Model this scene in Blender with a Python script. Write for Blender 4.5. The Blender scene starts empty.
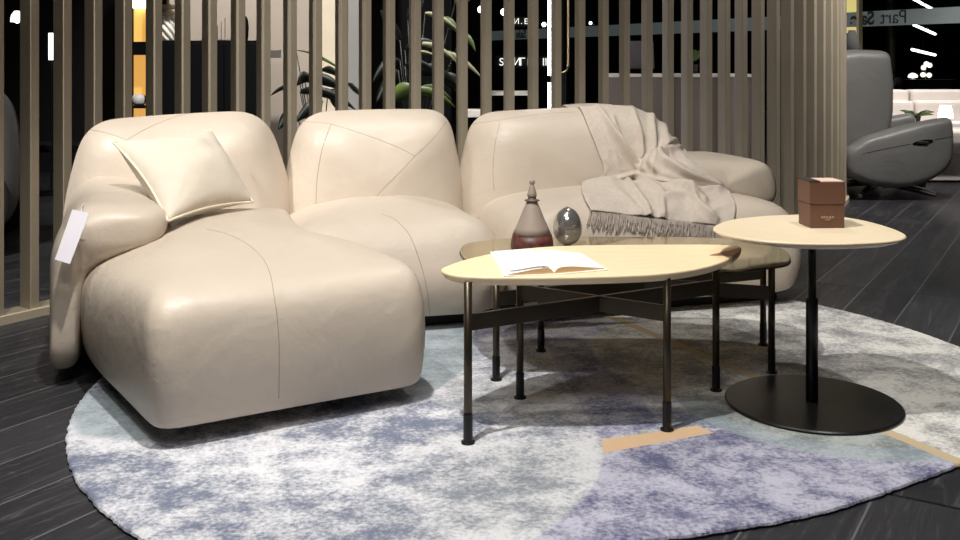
import bpy, bmesh, math, random
from mathutils import Vector, Matrix
from mathutils.bvhtree import BVHTree
from mathutils import noise
random.seed(7)
C = bpy.context.scene.collection
SC = bpy.context.scene
F, HX, HY, CAMH = 1000.0, 480.0, 62.0, 1.0

# ---------------------------------------------------------------- helpers
def P(px, py, h=0.0):
    "point of the horizontal plane z=h seen at this spot of the photograph"
    d = F * (CAMH - h) / (py - HY)
    return Vector(((px - HX) / F * d, d, h))
def Q(px, py, d):
    "point at distance d"
    return Vector(((px - HX) / F * d, d, CAMH - (py - HY) / F * d))
def srgb(r, g, b):
    f = lambda c: (c / 255 / 12.92) if c / 255 <= .04045 else ((c / 255 + .055) / 1.055) ** 2.4
    return (f(r), f(g), f(b), 1)

def mat(name, col, rough=.5, metal=0.0, spec=.5, noise=0.0, nscale=8.0, bump=0.0, bscale=60.0, emit=None, estr=0.0, stretch=None, sheen=0.0):
    m = bpy.data.materials.new(name); m.use_nodes = True
    nt = m.node_tree; b = nt.nodes['Principled BSDF']
    b.inputs['Base Color'].default_value = col
    b.inputs['Roughness'].default_value = rough
    b.inputs['Metallic'].default_value = metal
    b.inputs['Specular IOR Level'].default_value = spec
    if sheen: b.inputs['Sheen Weight'].default_value = sheen
    tc = nt.nodes.new('ShaderNodeTexCoord'); mp = nt.nodes.new('ShaderNodeMapping')
    nt.links.new(tc.outputs['Object'], mp.inputs['Vector'])
    if stretch: mp.inputs['Scale'].default_value = stretch
    n = nt.nodes.new('ShaderNodeTexNoise'); n.inputs['Scale'].default_value = nscale; n.inputs['Detail'].default_value = 5
    nt.links.new(mp.outputs[0], n.inputs['Vector'])
    r = nt.nodes.new('ShaderNodeValToRGB')
    k = noise if noise else .04
    r.color_ramp.elements[0].position = .3; r.color_ramp.elements[1].position = .7
    r.color_ramp.elements[0].color = tuple(c * (1 - k) for c in col[:3]) + (1,)
    r.color_ramp.elements[1].color = tuple(min(1, c * (1 + k)) for c in col[:3]) + (1,)
    nt.links.new(n.outputs['Fac'], r.inputs[0]); nt.links.new(r.outputs[0], b.inputs['Base Color'])
    if bump:
        n2 = nt.nodes.new('ShaderNodeTexNoise'); n2.inputs['Scale'].default_value = bscale; n2.inputs['Detail'].default_value = 4
        nt.links.new(mp.outputs[0], n2.inputs['Vector'])
        bp = nt.nodes.new('ShaderNodeBump'); bp.inputs['Strength'].default_value = bump; bp.inputs['Distance'].default_value = .01
        nt.links.new(n2.outputs['Fac'], bp.inputs['Height']); nt.links.new(bp.outputs[0], b.inputs['Normal'])
    if emit:
        b.inputs['Emission Color'].default_value = emit; b.inputs['Emission Strength'].default_value = estr
    return m

ORG = {}
def obj(name, bm, material, parent=None, loc=None, smooth=False, kind=None):
    "link a bmesh made in place as ONE object; under a parent it keeps its place"
    me = bpy.data.meshes.new(name)
    o = bpy.data.objects.new(name, me); C.objects.link(o)
    off = Vector((0, 0, 0))
    if parent is not None:
        off = ORG[parent.name]; o.parent = parent
    elif loc is not None:
        off = Vector(loc); o.location = off
    ORG[o.name] = off
    bmesh.ops.recalc_face_normals(bm, faces=bm.faces[:])
    bmesh.ops.translate(bm, verts=bm.verts[:], vec=-off)
    for f in bm.faces: f.smooth = smooth
    bm.to_mesh(me); bm.free()
    for m in (material if isinstance(material, (list, tuple)) else [material]): me.materials.append(m)
    if kind: o['kind'] = kind
    return o
def tag(o, label, cat, group=None):
    o['label'] = label; o['category'] = cat
    if group: o['group'] = group
    return o
def thing(name, label, cat, loc, group=None):
    o = bpy.data.objects.new(name, None); C.objects.link(o); o.location = loc; o.empty_display_size = .1
    ORG[o.name] = Vector(loc)
    return tag(o, label, cat, group)
def struct(name, bm, m, smooth=False):
    return obj(name, bm, m, None, None, smooth, 'structure')

def box(bm, c, s, rz=0.0, bev=0.0):
    r = bmesh.ops.create_cube(bm, size=1, matrix=Matrix.Translation(c) @ Matrix.Rotation(rz, 4, 'Z') @ Matrix.Diagonal((s[0], s[1], s[2], 1)))
    if bev:
        es = {e for v in r['verts'] for e in v.link_edges}
        bmesh.ops.bevel(bm, geom=list(es), offset=bev, segments=3, profile=.6, affect='EDGES')
    return bm
def lathe(bm, c, prof, n=40):
    rings = []
    for r, z in prof:
        rings.append([bm.verts.new((c[0] + max(r, 1e-4) * math.cos(2 * math.pi * i / n), c[1] + max(r, 1e-4) * math.sin(2 * math.pi * i / n), c[2] + z)) for i in range(n)])
    for a, b in zip(rings, rings[1:]):
        for i in range(n): bm.faces.new((a[i], a[(i + 1) % n], b[(i + 1) % n], b[i]))
    bm.faces.new(rings[0][::-1]); bm.faces.new(rings[-1])
    return bm
def tube(bm, pts, r, n=10, r1=None):
    pts = [Vector(p) for p in pts]; rings = []
    for i, p in enumerate(pts):
        t = (pts[min(i + 1, len(pts) - 1)] - pts[max(i - 1, 0)]).normalized()
        a = t.cross(Vector((0, 0, 1)) if abs(t.z) < .9 else Vector((1, 0, 0))).normalized(); b = t.cross(a)
        rr = r if r1 is None else r + (r1 - r) * i / (len(pts) - 1)
        rings.append([bm.verts.new(p + (a * math.cos(2 * math.pi * k / n) + b * math.sin(2 * math.pi * k / n)) * rr) for k in range(n)])
    for a, b in zip(rings, rings[1:]):
        for k in range(n): bm.faces.new((a[k], a[(k + 1) % n], b[(k + 1) % n], b[k]))
    bm.faces.new(rings[0][::-1]); bm.faces.new(rings[-1])
    return bm
def beam(bm, a, b, w, z0, z1):
    "flat upright bar from a to b (plan points), w thick, from z0 to z1"
    a = Vector((a[0], a[1], 0)); b = Vector((b[0], b[1], 0)); d = b - a
    return box(bm, ((a.x + b.x) / 2, (a.y + b.y) / 2, (z0 + z1) / 2), (d.length, w, z1 - z0), math.atan2(d.y, d.x), .002)
def round_poly(pts, rad, N):
    "closed polygon with rounded corners, resampled to N points"
    pts = [Vector((p[0], p[1])) for p in pts]; out = []; n = len(pts)
    rad = rad if isinstance(rad, (list, tuple)) else [rad] * n
    for i in range(n):
        p, a, b = pts[i], pts[i - 1], pts[(i + 1) % n]
        da, db = (a - p), (b - p); r = min(rad[i], da.length * .48, db.length * .48)
        s, e = p + da.normalized() * r, p + db.normalized() * r
        for k in range(13):
            t = k / 12; out.append(s * (1 - t) ** 2 + p * 2 * t * (1 - t) + e * t * t)
    return resample(out, N)
def resample(out, N):
    L = [0]
    for i in range(len(out)): L.append(L[-1] + (out[(i + 1) % len(out)] - out[i]).length)
    res = []; j = 0
    for k in range(N):
        s = L[-1] * k / N
        while L[j + 1] < s: j += 1
        t = (s - L[j]) / max(1e-9, L[j + 1] - L[j]); res.append(out[j].lerp(out[(j + 1) % len(out)], t))
    return res
def spline(pts, N, closed=True):
    pts = [Vector(p) for p in pts]; n = len(pts); out = []
    for i in range(n if closed else n - 1):
        g = (lambda k: pts[k % n]) if closed else (lambda k: pts[max(0, min(n - 1, k))])
        p0, p1, p2, p3 = g(i - 1), g(i), g(i + 1), g(i + 2)
        for k in range(16):
            t = k / 16
            out.append(.5 * (2 * p1 + (p2 - p0) * t + (2 * p0 - 5 * p1 + 4 * p2 - p3) * t * t + (3 * p1 - p0 - 3 * p2 + p3) * t ** 3))
    if closed: return resample(out, N)
    out.append(pts[-1]); return out
def cushion(outline, c0, c1, r0, r1, crown0, crown1, mapf, bulge=0.0, ctr=None, h0=None, h1=None, smooth=6):
    "stuffed shape: outline in (a,b), swept along c from c0 to c1 with rounded rims and crowned caps"
    N = len(outline); ctr = Vector(ctr) if ctr else sum(outline, Vector((0, 0))) / N
    h0 = r0 if h0 is None else h0; h1 = r1 if h1 is None else h1
    rings = []   # (inset distance or scale, c)
    for s in (.15, .35, .55, .75, .9): rings.append(('s0', s, c0 - crown0 * (1 - s * s)))
    for k in range(6):
        a = math.pi / 2 * k / 5; rings.append(('d', r0 * (1 - math.sin(a)), c0 + h0 * (1 - math.cos(a))))
    lo, hi = c0 + h0, c1 - h1
    for k in range(1, 8): rings.append(('b', k / 8, lo + (hi - lo) * k / 8))
    for k in range(6):
        a = math.pi / 2 * k / 5; rings.append(('d', r1 * (1 - math.cos(a)), c1 - h1 * (1 - math.sin(a))))
    for s in (.9, .75, .55, .35, .15): rings.append(('s1', s, c1 + crown1 * (1 - s * s)))
    bm = bmesh.new(); R = []
    def ins(p, d):
        v = ctr - p; return p + v.normalized() * min(d, v.length * .9)
    for kind, x, c in rings:
        row = []
        for p in outline:
            if kind == 'd': q = ins(p, x)
            elif kind == 'b': q = ins(p, -bulge * math.sin(math.pi * x))
            else:
                e = ins(p, r0 if kind == 's0' else r1); q = ctr + (e - ctr) * x
            row.append(bm.verts.new(mapf(q.x, q.y, c)))
        R.append(row)
    for a, b in zip(R, R[1:]):
        for i in range(N): bm.faces.new((a[i], a[(i + 1) % N], b[(i + 1) % N], b[i]))
    for row, c in ((R[0], c0 - crown0), (R[-1], c1 + crown1)):
        v = bm.verts.new(mapf(ctr.x, ctr.y, c))
        for i in range(N): bm.faces.new((row[i], row[(i + 1) % N], v))
    for _ in range(smooth): bmesh.ops.smooth_vert(bm, verts=bm.verts[:], factor=.5, use_axis_x=True, use_axis_y=True, use_axis_z=True)
    return bm
def slab(bm, outline, z0, z1, ch=0.0):
    "flat board of this plan outline; ch = how far the underside is drawn in"
    ctr = sum(outline, Vector((0, 0))) / len(outline); n = len(outline); R = []
    e = min(.003, (z1 - z0) * .25)
    for d, z in ((ch + e, z0), (ch * .75, z0 + e), (0.0, z1 - 2.2 * e), (0, z1 - e), (e * .9, z1)):
        R.append([bm.verts.new((*(p + (ctr - p).normalized() * d), z)) for p in outline])
    for a, b in zip(R, R[1:]):
        for i in range(n): bm.faces.new((a[i], a[(i + 1) % n], b[(i + 1) % n], b[i]))
    bm.faces.new(R[0][::-1]); bm.faces.new(R[-1])
    return bm

# ---------------------------------------------------------------- materials
def leather_mat(name, col, rough=.42):
    m = mat(name, col, rough, spec=.45, noise=.05, nscale=3)
    nt = m.node_tree; b = nt.nodes['Principled BSDF']
    tc = nt.nodes.new('ShaderNodeTexCoord')
    hs = []
    for sc, det, w in ((4.5, 3, .9), (14, 4, .35), (260, 2, .06)):
        n = nt.nodes.new('ShaderNodeTexNoise'); n.inputs['Scale'].default_value = sc; n.inputs['Detail'].default_value = det
        n.inputs['Distortion'].default_value = .6
        nt.links.new(tc.outputs['Object'], n.inputs['Vector'])
        mu = nt.nodes.new('ShaderNodeMath'); mu.operation = 'MULTIPLY'; mu.inputs[1].default_value = w
        nt.links.new(n.outputs['Fac'], mu.inputs[0]); hs.append(mu)
    a = nt.nodes.new('ShaderNodeMath'); a.operation = 'ADD'; nt.links.new(hs[0].outputs[0], a.inputs[0]); nt.links.new(hs[1].outputs[0], a.inputs[1])
    a2 = nt.nodes.new('ShaderNodeMath'); a2.operation = 'ADD'; nt.links.new(a.outputs[0], a2.inputs[0]); nt.links.new(hs[2].outputs[0], a2.inputs[1])
    bp = nt.nodes.new('ShaderNodeBump'); bp.inputs['Strength'].default_value = .35; bp.inputs['Distance'].default_value = .022
    nt.links.new(a2.outputs[0], bp.inputs['Height']); nt.links.new(bp.outputs[0], b.inputs['Normal'])
    return m
M = {}
M['leather'] = leather_mat('beige_leather', srgb(199, 186, 170))
M['seam'] = mat('seam_leather', srgb(164, 148, 131), .6)
M['plinth'] = mat('black_plinth', srgb(16, 15, 16), .6)
M['slat'] = mat('taupe_lacquer', srgb(160, 149, 130), .42, noise=.07, nscale=3)
M['rail'] = mat('rail_cream', srgb(190, 178, 155), .4)
M['ash'] = mat('pale_ash', srgb(247, 224, 182), .38, noise=.05, nscale=5, stretch=(1, 9, 9))
M['walnut'] = mat('walnut', srgb(150, 104, 70), .4, noise=.25, nscale=8, stretch=(3, 14, 4))
M['bronze'] = mat('dark_bronze', srgb(72, 64, 52), .34, metal=.75)
M['blackmetal'] = mat('black_metal', srgb(18, 18, 19), .35, metal=.2)
M['plate'] = mat('black_plate', srgb(22, 21, 21), .32, metal=.3)
M['sidetop'] = mat('cream_oak', srgb(228, 211, 180), .4, noise=.04, nscale=6, stretch=(2, 12, 2))
M['white'] = mat('white_paint', srgb(238, 236, 232), .5)
M['paper'] = mat('paper', srgb(250, 249, 246), .8)
M['pagedge'] = mat('page_edge', srgb(214, 176, 128), .8, noise=.12, nscale=6, stretch=(1, 1, 140))
M['pillow'] = mat('cream_velvet', srgb(218, 207, 190), .85, noise=.03, nscale=14, bump=.2, bscale=40, sheen=.1)
M['piping'] = mat('cream_piping', srgb(232, 222, 198), .8)
M['blanket'] = mat('knit_greige', srgb(199, 187, 174), .95, noise=.06, nscale=60, bump=.3, bscale=500)
M['fringe'] = mat('fringe_yarn', srgb(170, 158, 149), .95, noise=.2, nscale=200)
M['card'] = mat('tag_card', srgb(238, 234, 242), .7)
M['boxbrown'] = mat('box_brown', srgb(104, 72, 56), .55, noise=.05)
M['boxdark'] = mat('box_band', srgb(44, 34, 30), .5)
M['boxin'] = mat('box_top', srgb(214, 186, 168), .6)
M['goldtext'] = mat('foil_text', srgb(206, 180, 150), .4)
M['chrome'] = mat('smoked_chrome', srgb(190, 186, 182), .16, metal=.8)
M['frost'] = mat('frosted_ceramic', srgb(156, 141, 130), .6)
M['black'] = mat('soft_black', srgb(7, 7, 8), .8, spec=.12)
M['darkwall'] = mat('dark_wall', srgb(17, 16, 19), .7)
M['ceil'] = mat('dark_ceiling', srgb(74, 72, 72), .8)
M['beigewall'] = mat('beige_wall', srgb(184, 171, 158), .8)
M['creamwall'] = mat('cream_wall', srgb(228, 214, 190), .8)
M['greywall'] = mat('grey_wall', srgb(150, 148, 146), .8)
M['greyfab'] = mat('grey_fabric', srgb(98, 97, 96), .95, bump=.4, bscale=300)
M['greyleather'] = leather_mat('grey_leather', srgb(106, 105, 103), .4)
M['whitefab'] = mat('white_fabric', srgb(226, 216, 210), .85)
M['steel'] = mat('brushed_steel', srgb(200, 200, 198), .25, metal=1)
M['leaf'] = mat('green_leaf', srgb(88, 106, 54), .4, noise=.25, nscale=9)
M['darkleaf'] = mat('dark_leaf', srgb(22, 30, 20), .4, noise=.2, nscale=9)
M['paleleaf'] = mat('pale_leaf', srgb(188, 186, 150), .4, noise=.15, nscale=9)
M['terracotta'] = mat('dark_pot', srgb(40, 38, 36), .7)
M['glow'] = mat('lamp_glow', (1, 1, 1, 1), .5, emit=(1, .98, .95, 1), estr=5)
M['tubeglow'] = mat('tube_glow', (1, 1, 1, 1), .5, emit=(1, .97, .98, 1), estr=18)
M['warmglow'] = mat('warm_glow', (1, .95, .85, 1), .5, emit=(1, .93, .8, 1), estr=1.6)
M['amber'] = mat('amber_wood_glow', srgb(214, 160, 80), .6, emit=srgb(224, 166, 84), estr=.75, noise=.1, nscale=5, stretch=(14, 1, 1))  # lamp light on the wood put in as a glow of its own
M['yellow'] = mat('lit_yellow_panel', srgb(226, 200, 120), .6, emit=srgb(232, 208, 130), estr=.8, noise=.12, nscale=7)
M['gold'] = mat('brass', srgb(176, 160, 128), .3, metal=1)
M['band'] = mat('frosted_band', srgb(128, 138, 138), .7, emit=srgb(118, 130, 132), estr=.14)
M['bandtext'] = mat('band_text', srgb(44, 44, 46), .7)
M['plum'] = mat('plum_fabric', srgb(92, 66, 72), .9)
M['stone'] = mat('grey_counter', srgb(120, 110, 102), .7)
M['palestone'] = mat('pale_counter_top', srgb(225, 220, 212), .5)

def marble_red():
    m = mat('mottled_red', srgb(86, 46, 43), .45, noise=.7, nscale=38)
    return m
M['red'] = marble_red()
def pearl():
    m = bpy.data.materials.new('smoked_glass'); m.use_nodes = True; nt = m.node_tree; nt.nodes.clear()
    out = nt.nodes.new('ShaderNodeOutputMaterial'); g = nt.nodes.new('ShaderNodeBsdfGlossy'); t = nt.nodes.new('ShaderNodeBsdfTransparent')
    mx = nt.nodes.new('ShaderNodeMixShader'); lw = nt.nodes.new('ShaderNodeLayerWeight'); ma = nt.nodes.new('ShaderNodeMapRange')
    g.inputs['Color'].default_value = srgb(246, 236, 214); g.inputs['Roughness'].default_value = .06
    t.inputs['Color'].default_value = srgb(150, 143, 128)
    lw.inputs['Blend'].default_value = .5
    ma.inputs['To Min'].default_value = .12; ma.inputs['To Max'].default_value = .55
    nt.links.new(lw.outputs['Facing'], ma.inputs['Value']); nt.links.new(ma.outputs[0], mx.inputs[0])
    df = nt.nodes.new('ShaderNodeBsdfDiffuse'); df.inputs['Color'].default_value = srgb(188, 175, 146)
    body = nt.nodes.new('ShaderNodeMixShader'); body.inputs[0].default_value = .5
    nt.links.new(t.outputs[0], body.inputs[1]); nt.links.new(df.outputs[0], body.inputs[2])
    nt.links.new(body.outputs[0], mx.inputs[1]); nt.links.new(g.outputs[0], mx.inputs[2]); nt.links.new(mx.outputs[0], out.inputs[0])
    return m
M['smoked'] = pearl()
def clear_glass():
    m = bpy.data.materials.new('window_glass'); m.use_nodes = True; nt = m.node_tree; nt.nodes.clear()
    out = nt.nodes.new('ShaderNodeOutputMaterial'); g = nt.nodes.new('ShaderNodeBsdfGlossy'); t = nt.nodes.new('ShaderNodeBsdfTransparent')
    mx = nt.nodes.new('ShaderNodeMixShader'); mx.inputs[0].default_value = .06
    g.inputs['Color'].default_value = (1, 1, 1, 1); g.inputs['Roughness'].default_value = .03; t.inputs['Color'].default_value = (.9, .93, .93, 1)
    nt.links.new(t.outputs[0], mx.inputs[1]); nt.links.new(g.outputs[0], mx.inputs[2]); nt.links.new(mx.outputs[0], out.inputs[0])
    return m
M['glass'] = clear_glass()

class N:
    "tiny wrapper for shader maths"
    def __init__(s, nt): s.nt = nt
    def val(s, sock, x):
        if isinstance(x, (int, float)): sock.default_value = x
        elif isinstance(x, tuple): sock.default_value = x
        else: s.nt.links.new(x, sock)
    def m(s, op, a, b=0.0, c=None, clamp=False):
        n = s.nt.nodes.new('ShaderNodeMath'); n.operation = op; n.use_clamp = clamp
        s.val(n.inputs[0], a); s.val(n.inputs[1], b)
        if c is not None: s.val(n.inputs[2], c)
        return n.outputs[0]
    def mix(s, f, a, b):
        n = s.nt.nodes.new('ShaderNodeMix'); n.data_type = 'RGBA'
        s.val(n.inputs[0], f); s.val(n.inputs[6], a); s.val(n.inputs[7], b); return n.outputs[2]
    def noise(s, vec, scale, detail=5, rough=.55, dist=0.0):
        n = s.nt.nodes.new('ShaderNodeTexNoise'); s.val(n.inputs['Vector'], vec); n.inputs['Scale'].default_value = scale
        n.inputs['Detail'].default_value = detail; n.inputs['Roughness'].default_value = rough; n.inputs['Distortion'].default_value = dist
        return n.outputs['Fac']
    def ramp(s, f, a, b):
        n = s.nt.nodes.new('ShaderNodeMapRange'); n.interpolation_type = 'SMOOTHSTEP'; s.val(n.inputs['Value'], f)
        n.inputs['From Min'].default_value = a; n.inputs['From Max'].default_value = b; return n.outputs[0]
def rug_mat():
    m = bpy.data.materials.new('mottled_rug'); m.use_nodes = True; nt = m.node_tree; b = nt.nodes['Principled BSDF']; k = N(nt)
    tc = nt.nodes.new('ShaderNodeTexCoord').outputs['Object']
    sp = nt.nodes.new('ShaderNodeSeparateXYZ'); nt.links.new(tc, sp.inputs[0]); x, y = k.m('DIVIDE', sp.outputs[0], .9855), k.m('DIVIDE', sp.outputs[1], .9855)
    mp = nt.nodes.new('ShaderNodeMapping'); nt.links.new(tc, mp.inputs[0]); mp.inputs['Rotation'].default_value = (0, 0, math.radians(-18)); mp.inputs['Scale'].default_value = (1, 1.15, 1)
    v = mp.outputs[0]
    n1 = k.noise(v, 6.5, 10, .70, .08); n2 = k.noise(v, 2.0, 3, .5); n3 = k.noise(tc, 95, 3)
    base = k.m('ADD', k.m('MULTIPLY', n1, .72), k.m('MULTIPLY', n2, .28))
    base = k.m('ADD', base, k.m('MULTIPLY', k.m('SUBTRACT', n3, .5), .32))
    mot = k.ramp(base, .38, .62)
    def circ(cx, cy, r, soft=.006):
        d = k.m('SQRT', k.m('ADD', k.m('POWER', k.m('SUBTRACT', x, cx), 2), k.m('POWER', k.m('SUBTRACT', y, cy), 2)))
        return k.ramp(k.m('SUBTRACT', r, d), -soft, soft)
    def dist(ax, ay, bx, by):        # signed distance from the line a-b, left positive
        l = math.hypot(bx - ax, by - ay); nx, ny = -(by - ay) / l, (bx - ax) / l
        return k.m('ADD', k.m('MULTIPLY', x, nx), k.m('ADD', k.m('MULTIPLY', y, ny), -(ax * nx + ay * ny)))
    def half(ax, ay, bx, by, soft=.005): return k.ramp(dist(ax, ay, bx, by), -soft, soft)
    def two(a, b_): return k.mix(mot, a, b_)
    blue = two(srgb(112, 120, 140), srgb(222, 222, 226))
    pale = two(srgb(132, 138, 148), srgb(216, 217, 219))
    violet = two(srgb(90, 93, 125), srgb(192, 191, 207))
    lilac = two(srgb(134, 133, 162), srgb(228, 226, 234))
    cream = two(srgb(138, 138, 141), srgb(228, 226, 219))
    teal = two(srgb(132, 143, 150), srgb(172, 181, 186))
    greyr = two(srgb(118, 124, 124), srgb(172, 178, 174))
    tan = srgb(214, 182, 146); tan2 = srgb(196, 176, 142)
    col = blue
    def poly(px, soft=.006):
        "inside a convex outline (seen clockwise in the photograph), plan coordinates"
        q = [P(a, b, 0) for a, b in px]; out = None
        c = sum(q, Vector((0, 0, 0))) / len(q)
        ar = sum(q[i].x * q[i - 1].y - q[i - 1].x * q[i].y for i in range(len(q)))
        if ar > 0: q = q[::-1]
        for i in range(len(q)):
            h = half(q[i].x, q[i].y, q[(i + 1) % len(q)].x, q[(i + 1) % len(q)].y, soft); out = h if out is None else k.m('MULTIPLY', out, h)
        return out
    col = k.mix(circ(.28, 2.25, .42, .16), col, pale)
    col = k.mix(poly([(395, 330), (480, 300), (476, 352), (462, 372), (428, 396), (395, 400)]), col, teal)
    col = k.mix(poly([(462, 372), (560, 392), (552, 418), (470, 412), (436, 404)], .03), col, pale)
    col = k.mix(poly([(480, 300), (640, 300), (600, 360), (500, 356), (476, 352)]), col, lilac)
    col = k.mix(poly([(60, 392), (150, 392), (160, 442), (78, 436)], .02), col, teal)
    col = k.mix(poly([(545, 345), (610, 350), (660, 424), (600, 440)], .01), col, violet)
    # cream field at the right
    cr = k.m('MAXIMUM', circ(1.04, 3.45, .65), k.m('SUBTRACT', 1.0, half(1.2, 2.5, .48, 4.0)))
    col = k.mix(cr, col, cream)
    # violet field in front of the table
    vi = k.m('MULTIPLY', k.m('SUBTRACT', 1.0, circ(-.55, 2.66, .87)), k.m('MULTIPLY', half(1.2, 2.5, .48, 4.0), k.m('SUBTRACT', 1.0, half(.30, 2.60, 1.3, 2.93))))
    col = k.mix(vi, col, violet)
    # ring round the pedestal table
    lefts = half(1.2, 2.5, .48, 4.0); low = k.m('MULTIPLY', lefts, k.m('SUBTRACT', 1.0, half(.2, 3.02, 1.4, 2.96)))
    rg = k.m('MULTIPLY', circ(1.08, 3.0, .5), low)
    col = k.mix(rg, col, teal)
    col = k.mix(k.m('MULTIPLY', circ(1.07, 3.02, .43), low), col, greyr)
    # tan stripe and tan bar
    dl = k.m('ABSOLUTE', dist(.48, 4.0, 1.2, 2.5))
    st = k.m('MULTIPLY', k.ramp(k.m('SUBTRACT', .019, dl), -.003, .003), k.ramp(k.m('SUBTRACT', 4.02, y), -.004, .004))
    col = k.mix(st, col, tan2)
    bar = None
    q = [(.323, 2.646), (.314, 2.556), (.631, 2.697), (.597, 2.752)]
    for i in range(4):
        h = half(*q[i], *q[(i + 1) % 4], .003); bar = h if bar is None else k.m('MULTIPLY', bar, h)
    col = k.mix(bar, col, tan)
    nt.links.new(col, b.inputs['Base Color'])
    b.inputs['Roughness'].default_value = .95; b.inputs['Specular IOR Level'].default_value = .15; b.inputs['Sheen Weight'].default_value = .15
    h = k.m('ADD', k.m('MULTIPLY', k.noise(tc, 220, 3), .6), k.m('MULTIPLY', n1, .8))
    bp = nt.nodes.new('ShaderNodeBump'); bp.inputs['Strength'].default_value = .5; bp.inputs['Distance'].default_value = .012
    nt.links.new(h, bp.inputs['Height']); nt.links.new(bp.outputs[0], b.inputs['Normal'])
    return m
M['rug'] = rug_mat()
def floor_mat():
    m = bpy.data.materials.new('black_oak_planks'); m.use_nodes = True; nt = m.node_tree; b = nt.nodes['Principled BSDF']; k = N(nt)
    tc = nt.nodes.new('ShaderNodeTexCoord').outputs['Object']
    sp = nt.nodes.new('ShaderNodeSeparateXYZ'); nt.links.new(tc, sp.inputs[0]); x, y = sp.outputs[0], sp.outputs[1]
    A = math.radians(31.2); s, c = math.sin(A), math.cos(A)
    al = k.m('ADD', k.m('MULTIPLY', x, s), k.m('MULTIPLY', y, c))
    ac = k.m('SUBTRACT', k.m('MULTIPLY', x, c), k.m('MULTIPLY', y, s))
    row = k.m('DIVIDE', k.m('ADD', ac, .838 + 21), .21); colm = k.m('DIVIDE', k.m('ADD', al, -4.67 + 22), 2.2)
    fr, fc = k.m('FRACT', row), k.m('FRACT', colm)
    idr, idc = k.m('FLOOR', row), k.m('FLOOR', colm)
    er = k.m('ABSOLUTE', k.m('SUBTRACT', fr, .5)); ec = k.m('ABSOLUTE', k.m('SUBTRACT', fc, .5))
    seam = k.ramp(er, .482, .494); joint = k.ramp(ec, .4966, .4985)
    wn = nt.nodes.new('ShaderNodeTexWhiteNoise'); wn.noise_dimensions = '2D'
    cb = nt.nodes.new('ShaderNodeCombineXYZ'); k.val(cb.inputs[0], idr); k.val(cb.inputs[1], idc); nt.links.new(cb.outputs[0], wn.inputs['Vector'])
    rnd = wn.outputs['Value']
    cg = nt.nodes.new('ShaderNodeCombineXYZ')
    k.val(cg.inputs[0], k.m('MULTIPLY', al, 2.2)); k.val(cg.inputs[1], k.m('MULTIPLY', ac, 30.0)); k.val(cg.inputs[2], k.m('MULTIPLY', rnd, 40.0))
    g1 = k.noise(cg.outputs[0], 1.0, 4, .6, .8)
    cg2 = nt.nodes.new('ShaderNodeCombineXYZ')
    k.val(cg2.inputs[0], k.m('MULTIPLY', al, 1.4)); k.val(cg2.inputs[1], k.m('MULTIPLY', ac, 7.0)); k.val(cg2.inputs[2], k.m('MULTIPLY', rnd, 40.0))
    g2 = k.noise(cg2.outputs[0], 1.0, 2, .5, 1.2)
    rings = k.m('ABSOLUTE', k.m('SUBTRACT', k.m('FRACT', k.m('MULTIPLY', g2, 11.0)), .5))
    line = k.m('MULTIPLY', k.m('SUBTRACT', 1.0, k.ramp(rings, .03, .12)), k.ramp(g1, .42, .62))
    col = k.mix(rnd, srgb(38, 38, 41), srgb(54, 54, 57))
    col = k.mix(k.m('MULTIPLY', k.ramp(g1, .45, .75), .45), col, srgb(76, 76, 79))
    col = k.mix(k.m('MULTIPLY', line, .25), col, srgb(112, 112, 115))
    col = k.mix(k.m('MULTIPLY', seam, .65), col, srgb(118, 118, 120))
    col = k.mix(joint, col, srgb(10, 10, 10))
    nt.links.new(col, b.inputs['Base Color'])
    b.inputs['Roughness'].default_value = .38; b.inputs['Specular IOR Level'].default_value = .3
    bp = nt.nodes.new('ShaderNodeBump'); bp.inputs['Strength'].default_value = .3; bp.inputs['Distance'].default_value = .004
    nt.links.new(g1, bp.inputs['Height']); nt.links.new(bp.outputs[0], b.inputs['Normal'])
    return m
M['floor'] = floor_mat()

# ---------------------------------------------------------------- the room
bm = bmesh.new(); box(bm, (1, 9, -.05), (22, 24, .1)); struct('floor', bm, M['floor'])
bm = bmesh.new(); box(bm, (1, 9, 3.55), (22, 24, .1)); struct('ceiling', bm, M['ceil'])
bm = bmesh.new(); box(bm, (1, 20.9, 1.75), (22, .2, 3.5)); struct('wall_back', bm, M['darkwall'])
bm = bmesh.new(); box(bm, (1, -2.9, 1.75), (22, .2, 3.5)); struct('wall_front', bm, M['greywall'])
bm = bmesh.new(); box(bm, (-9.9, 9, 1.75), (.2, 24, 3.5)); struct('wall_left', bm, M['darkwall'])
bm = bmesh.new(); box(bm, (11.9, 9, 1.75), (.2, 24, 3.5)); struct('wall_right', bm, M['darkwall'])
bm = bmesh.new(); box(bm, (-5.6, 9.1, 1.75), (6.6, .12, 3.5)); struct('wall_dark', bm, M['darkwall'])
bm = bmesh.new(); box(bm, (-1.66, 7.2, 1.75), (1.14, .1, 3.5)); struct('wall_beige', bm, M['beigewall'])
bm = bmesh.new(); box(bm, (-1.05, 7.19, 1.75), (.20, .12, 3.5)); struct('wall_cream', bm, M['creamwall'])
bm = bmesh.new(); box(bm, (-.9, 7.2, 1.75), (.10, .1, 3.5)); struct('wall_grey', bm, M['greywall'])
bm = bmesh.new(); box(bm, (-.55, 7.9, 1.75), (.64, .5, 3.5)); struct('wall_black', bm, M['black'])

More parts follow.
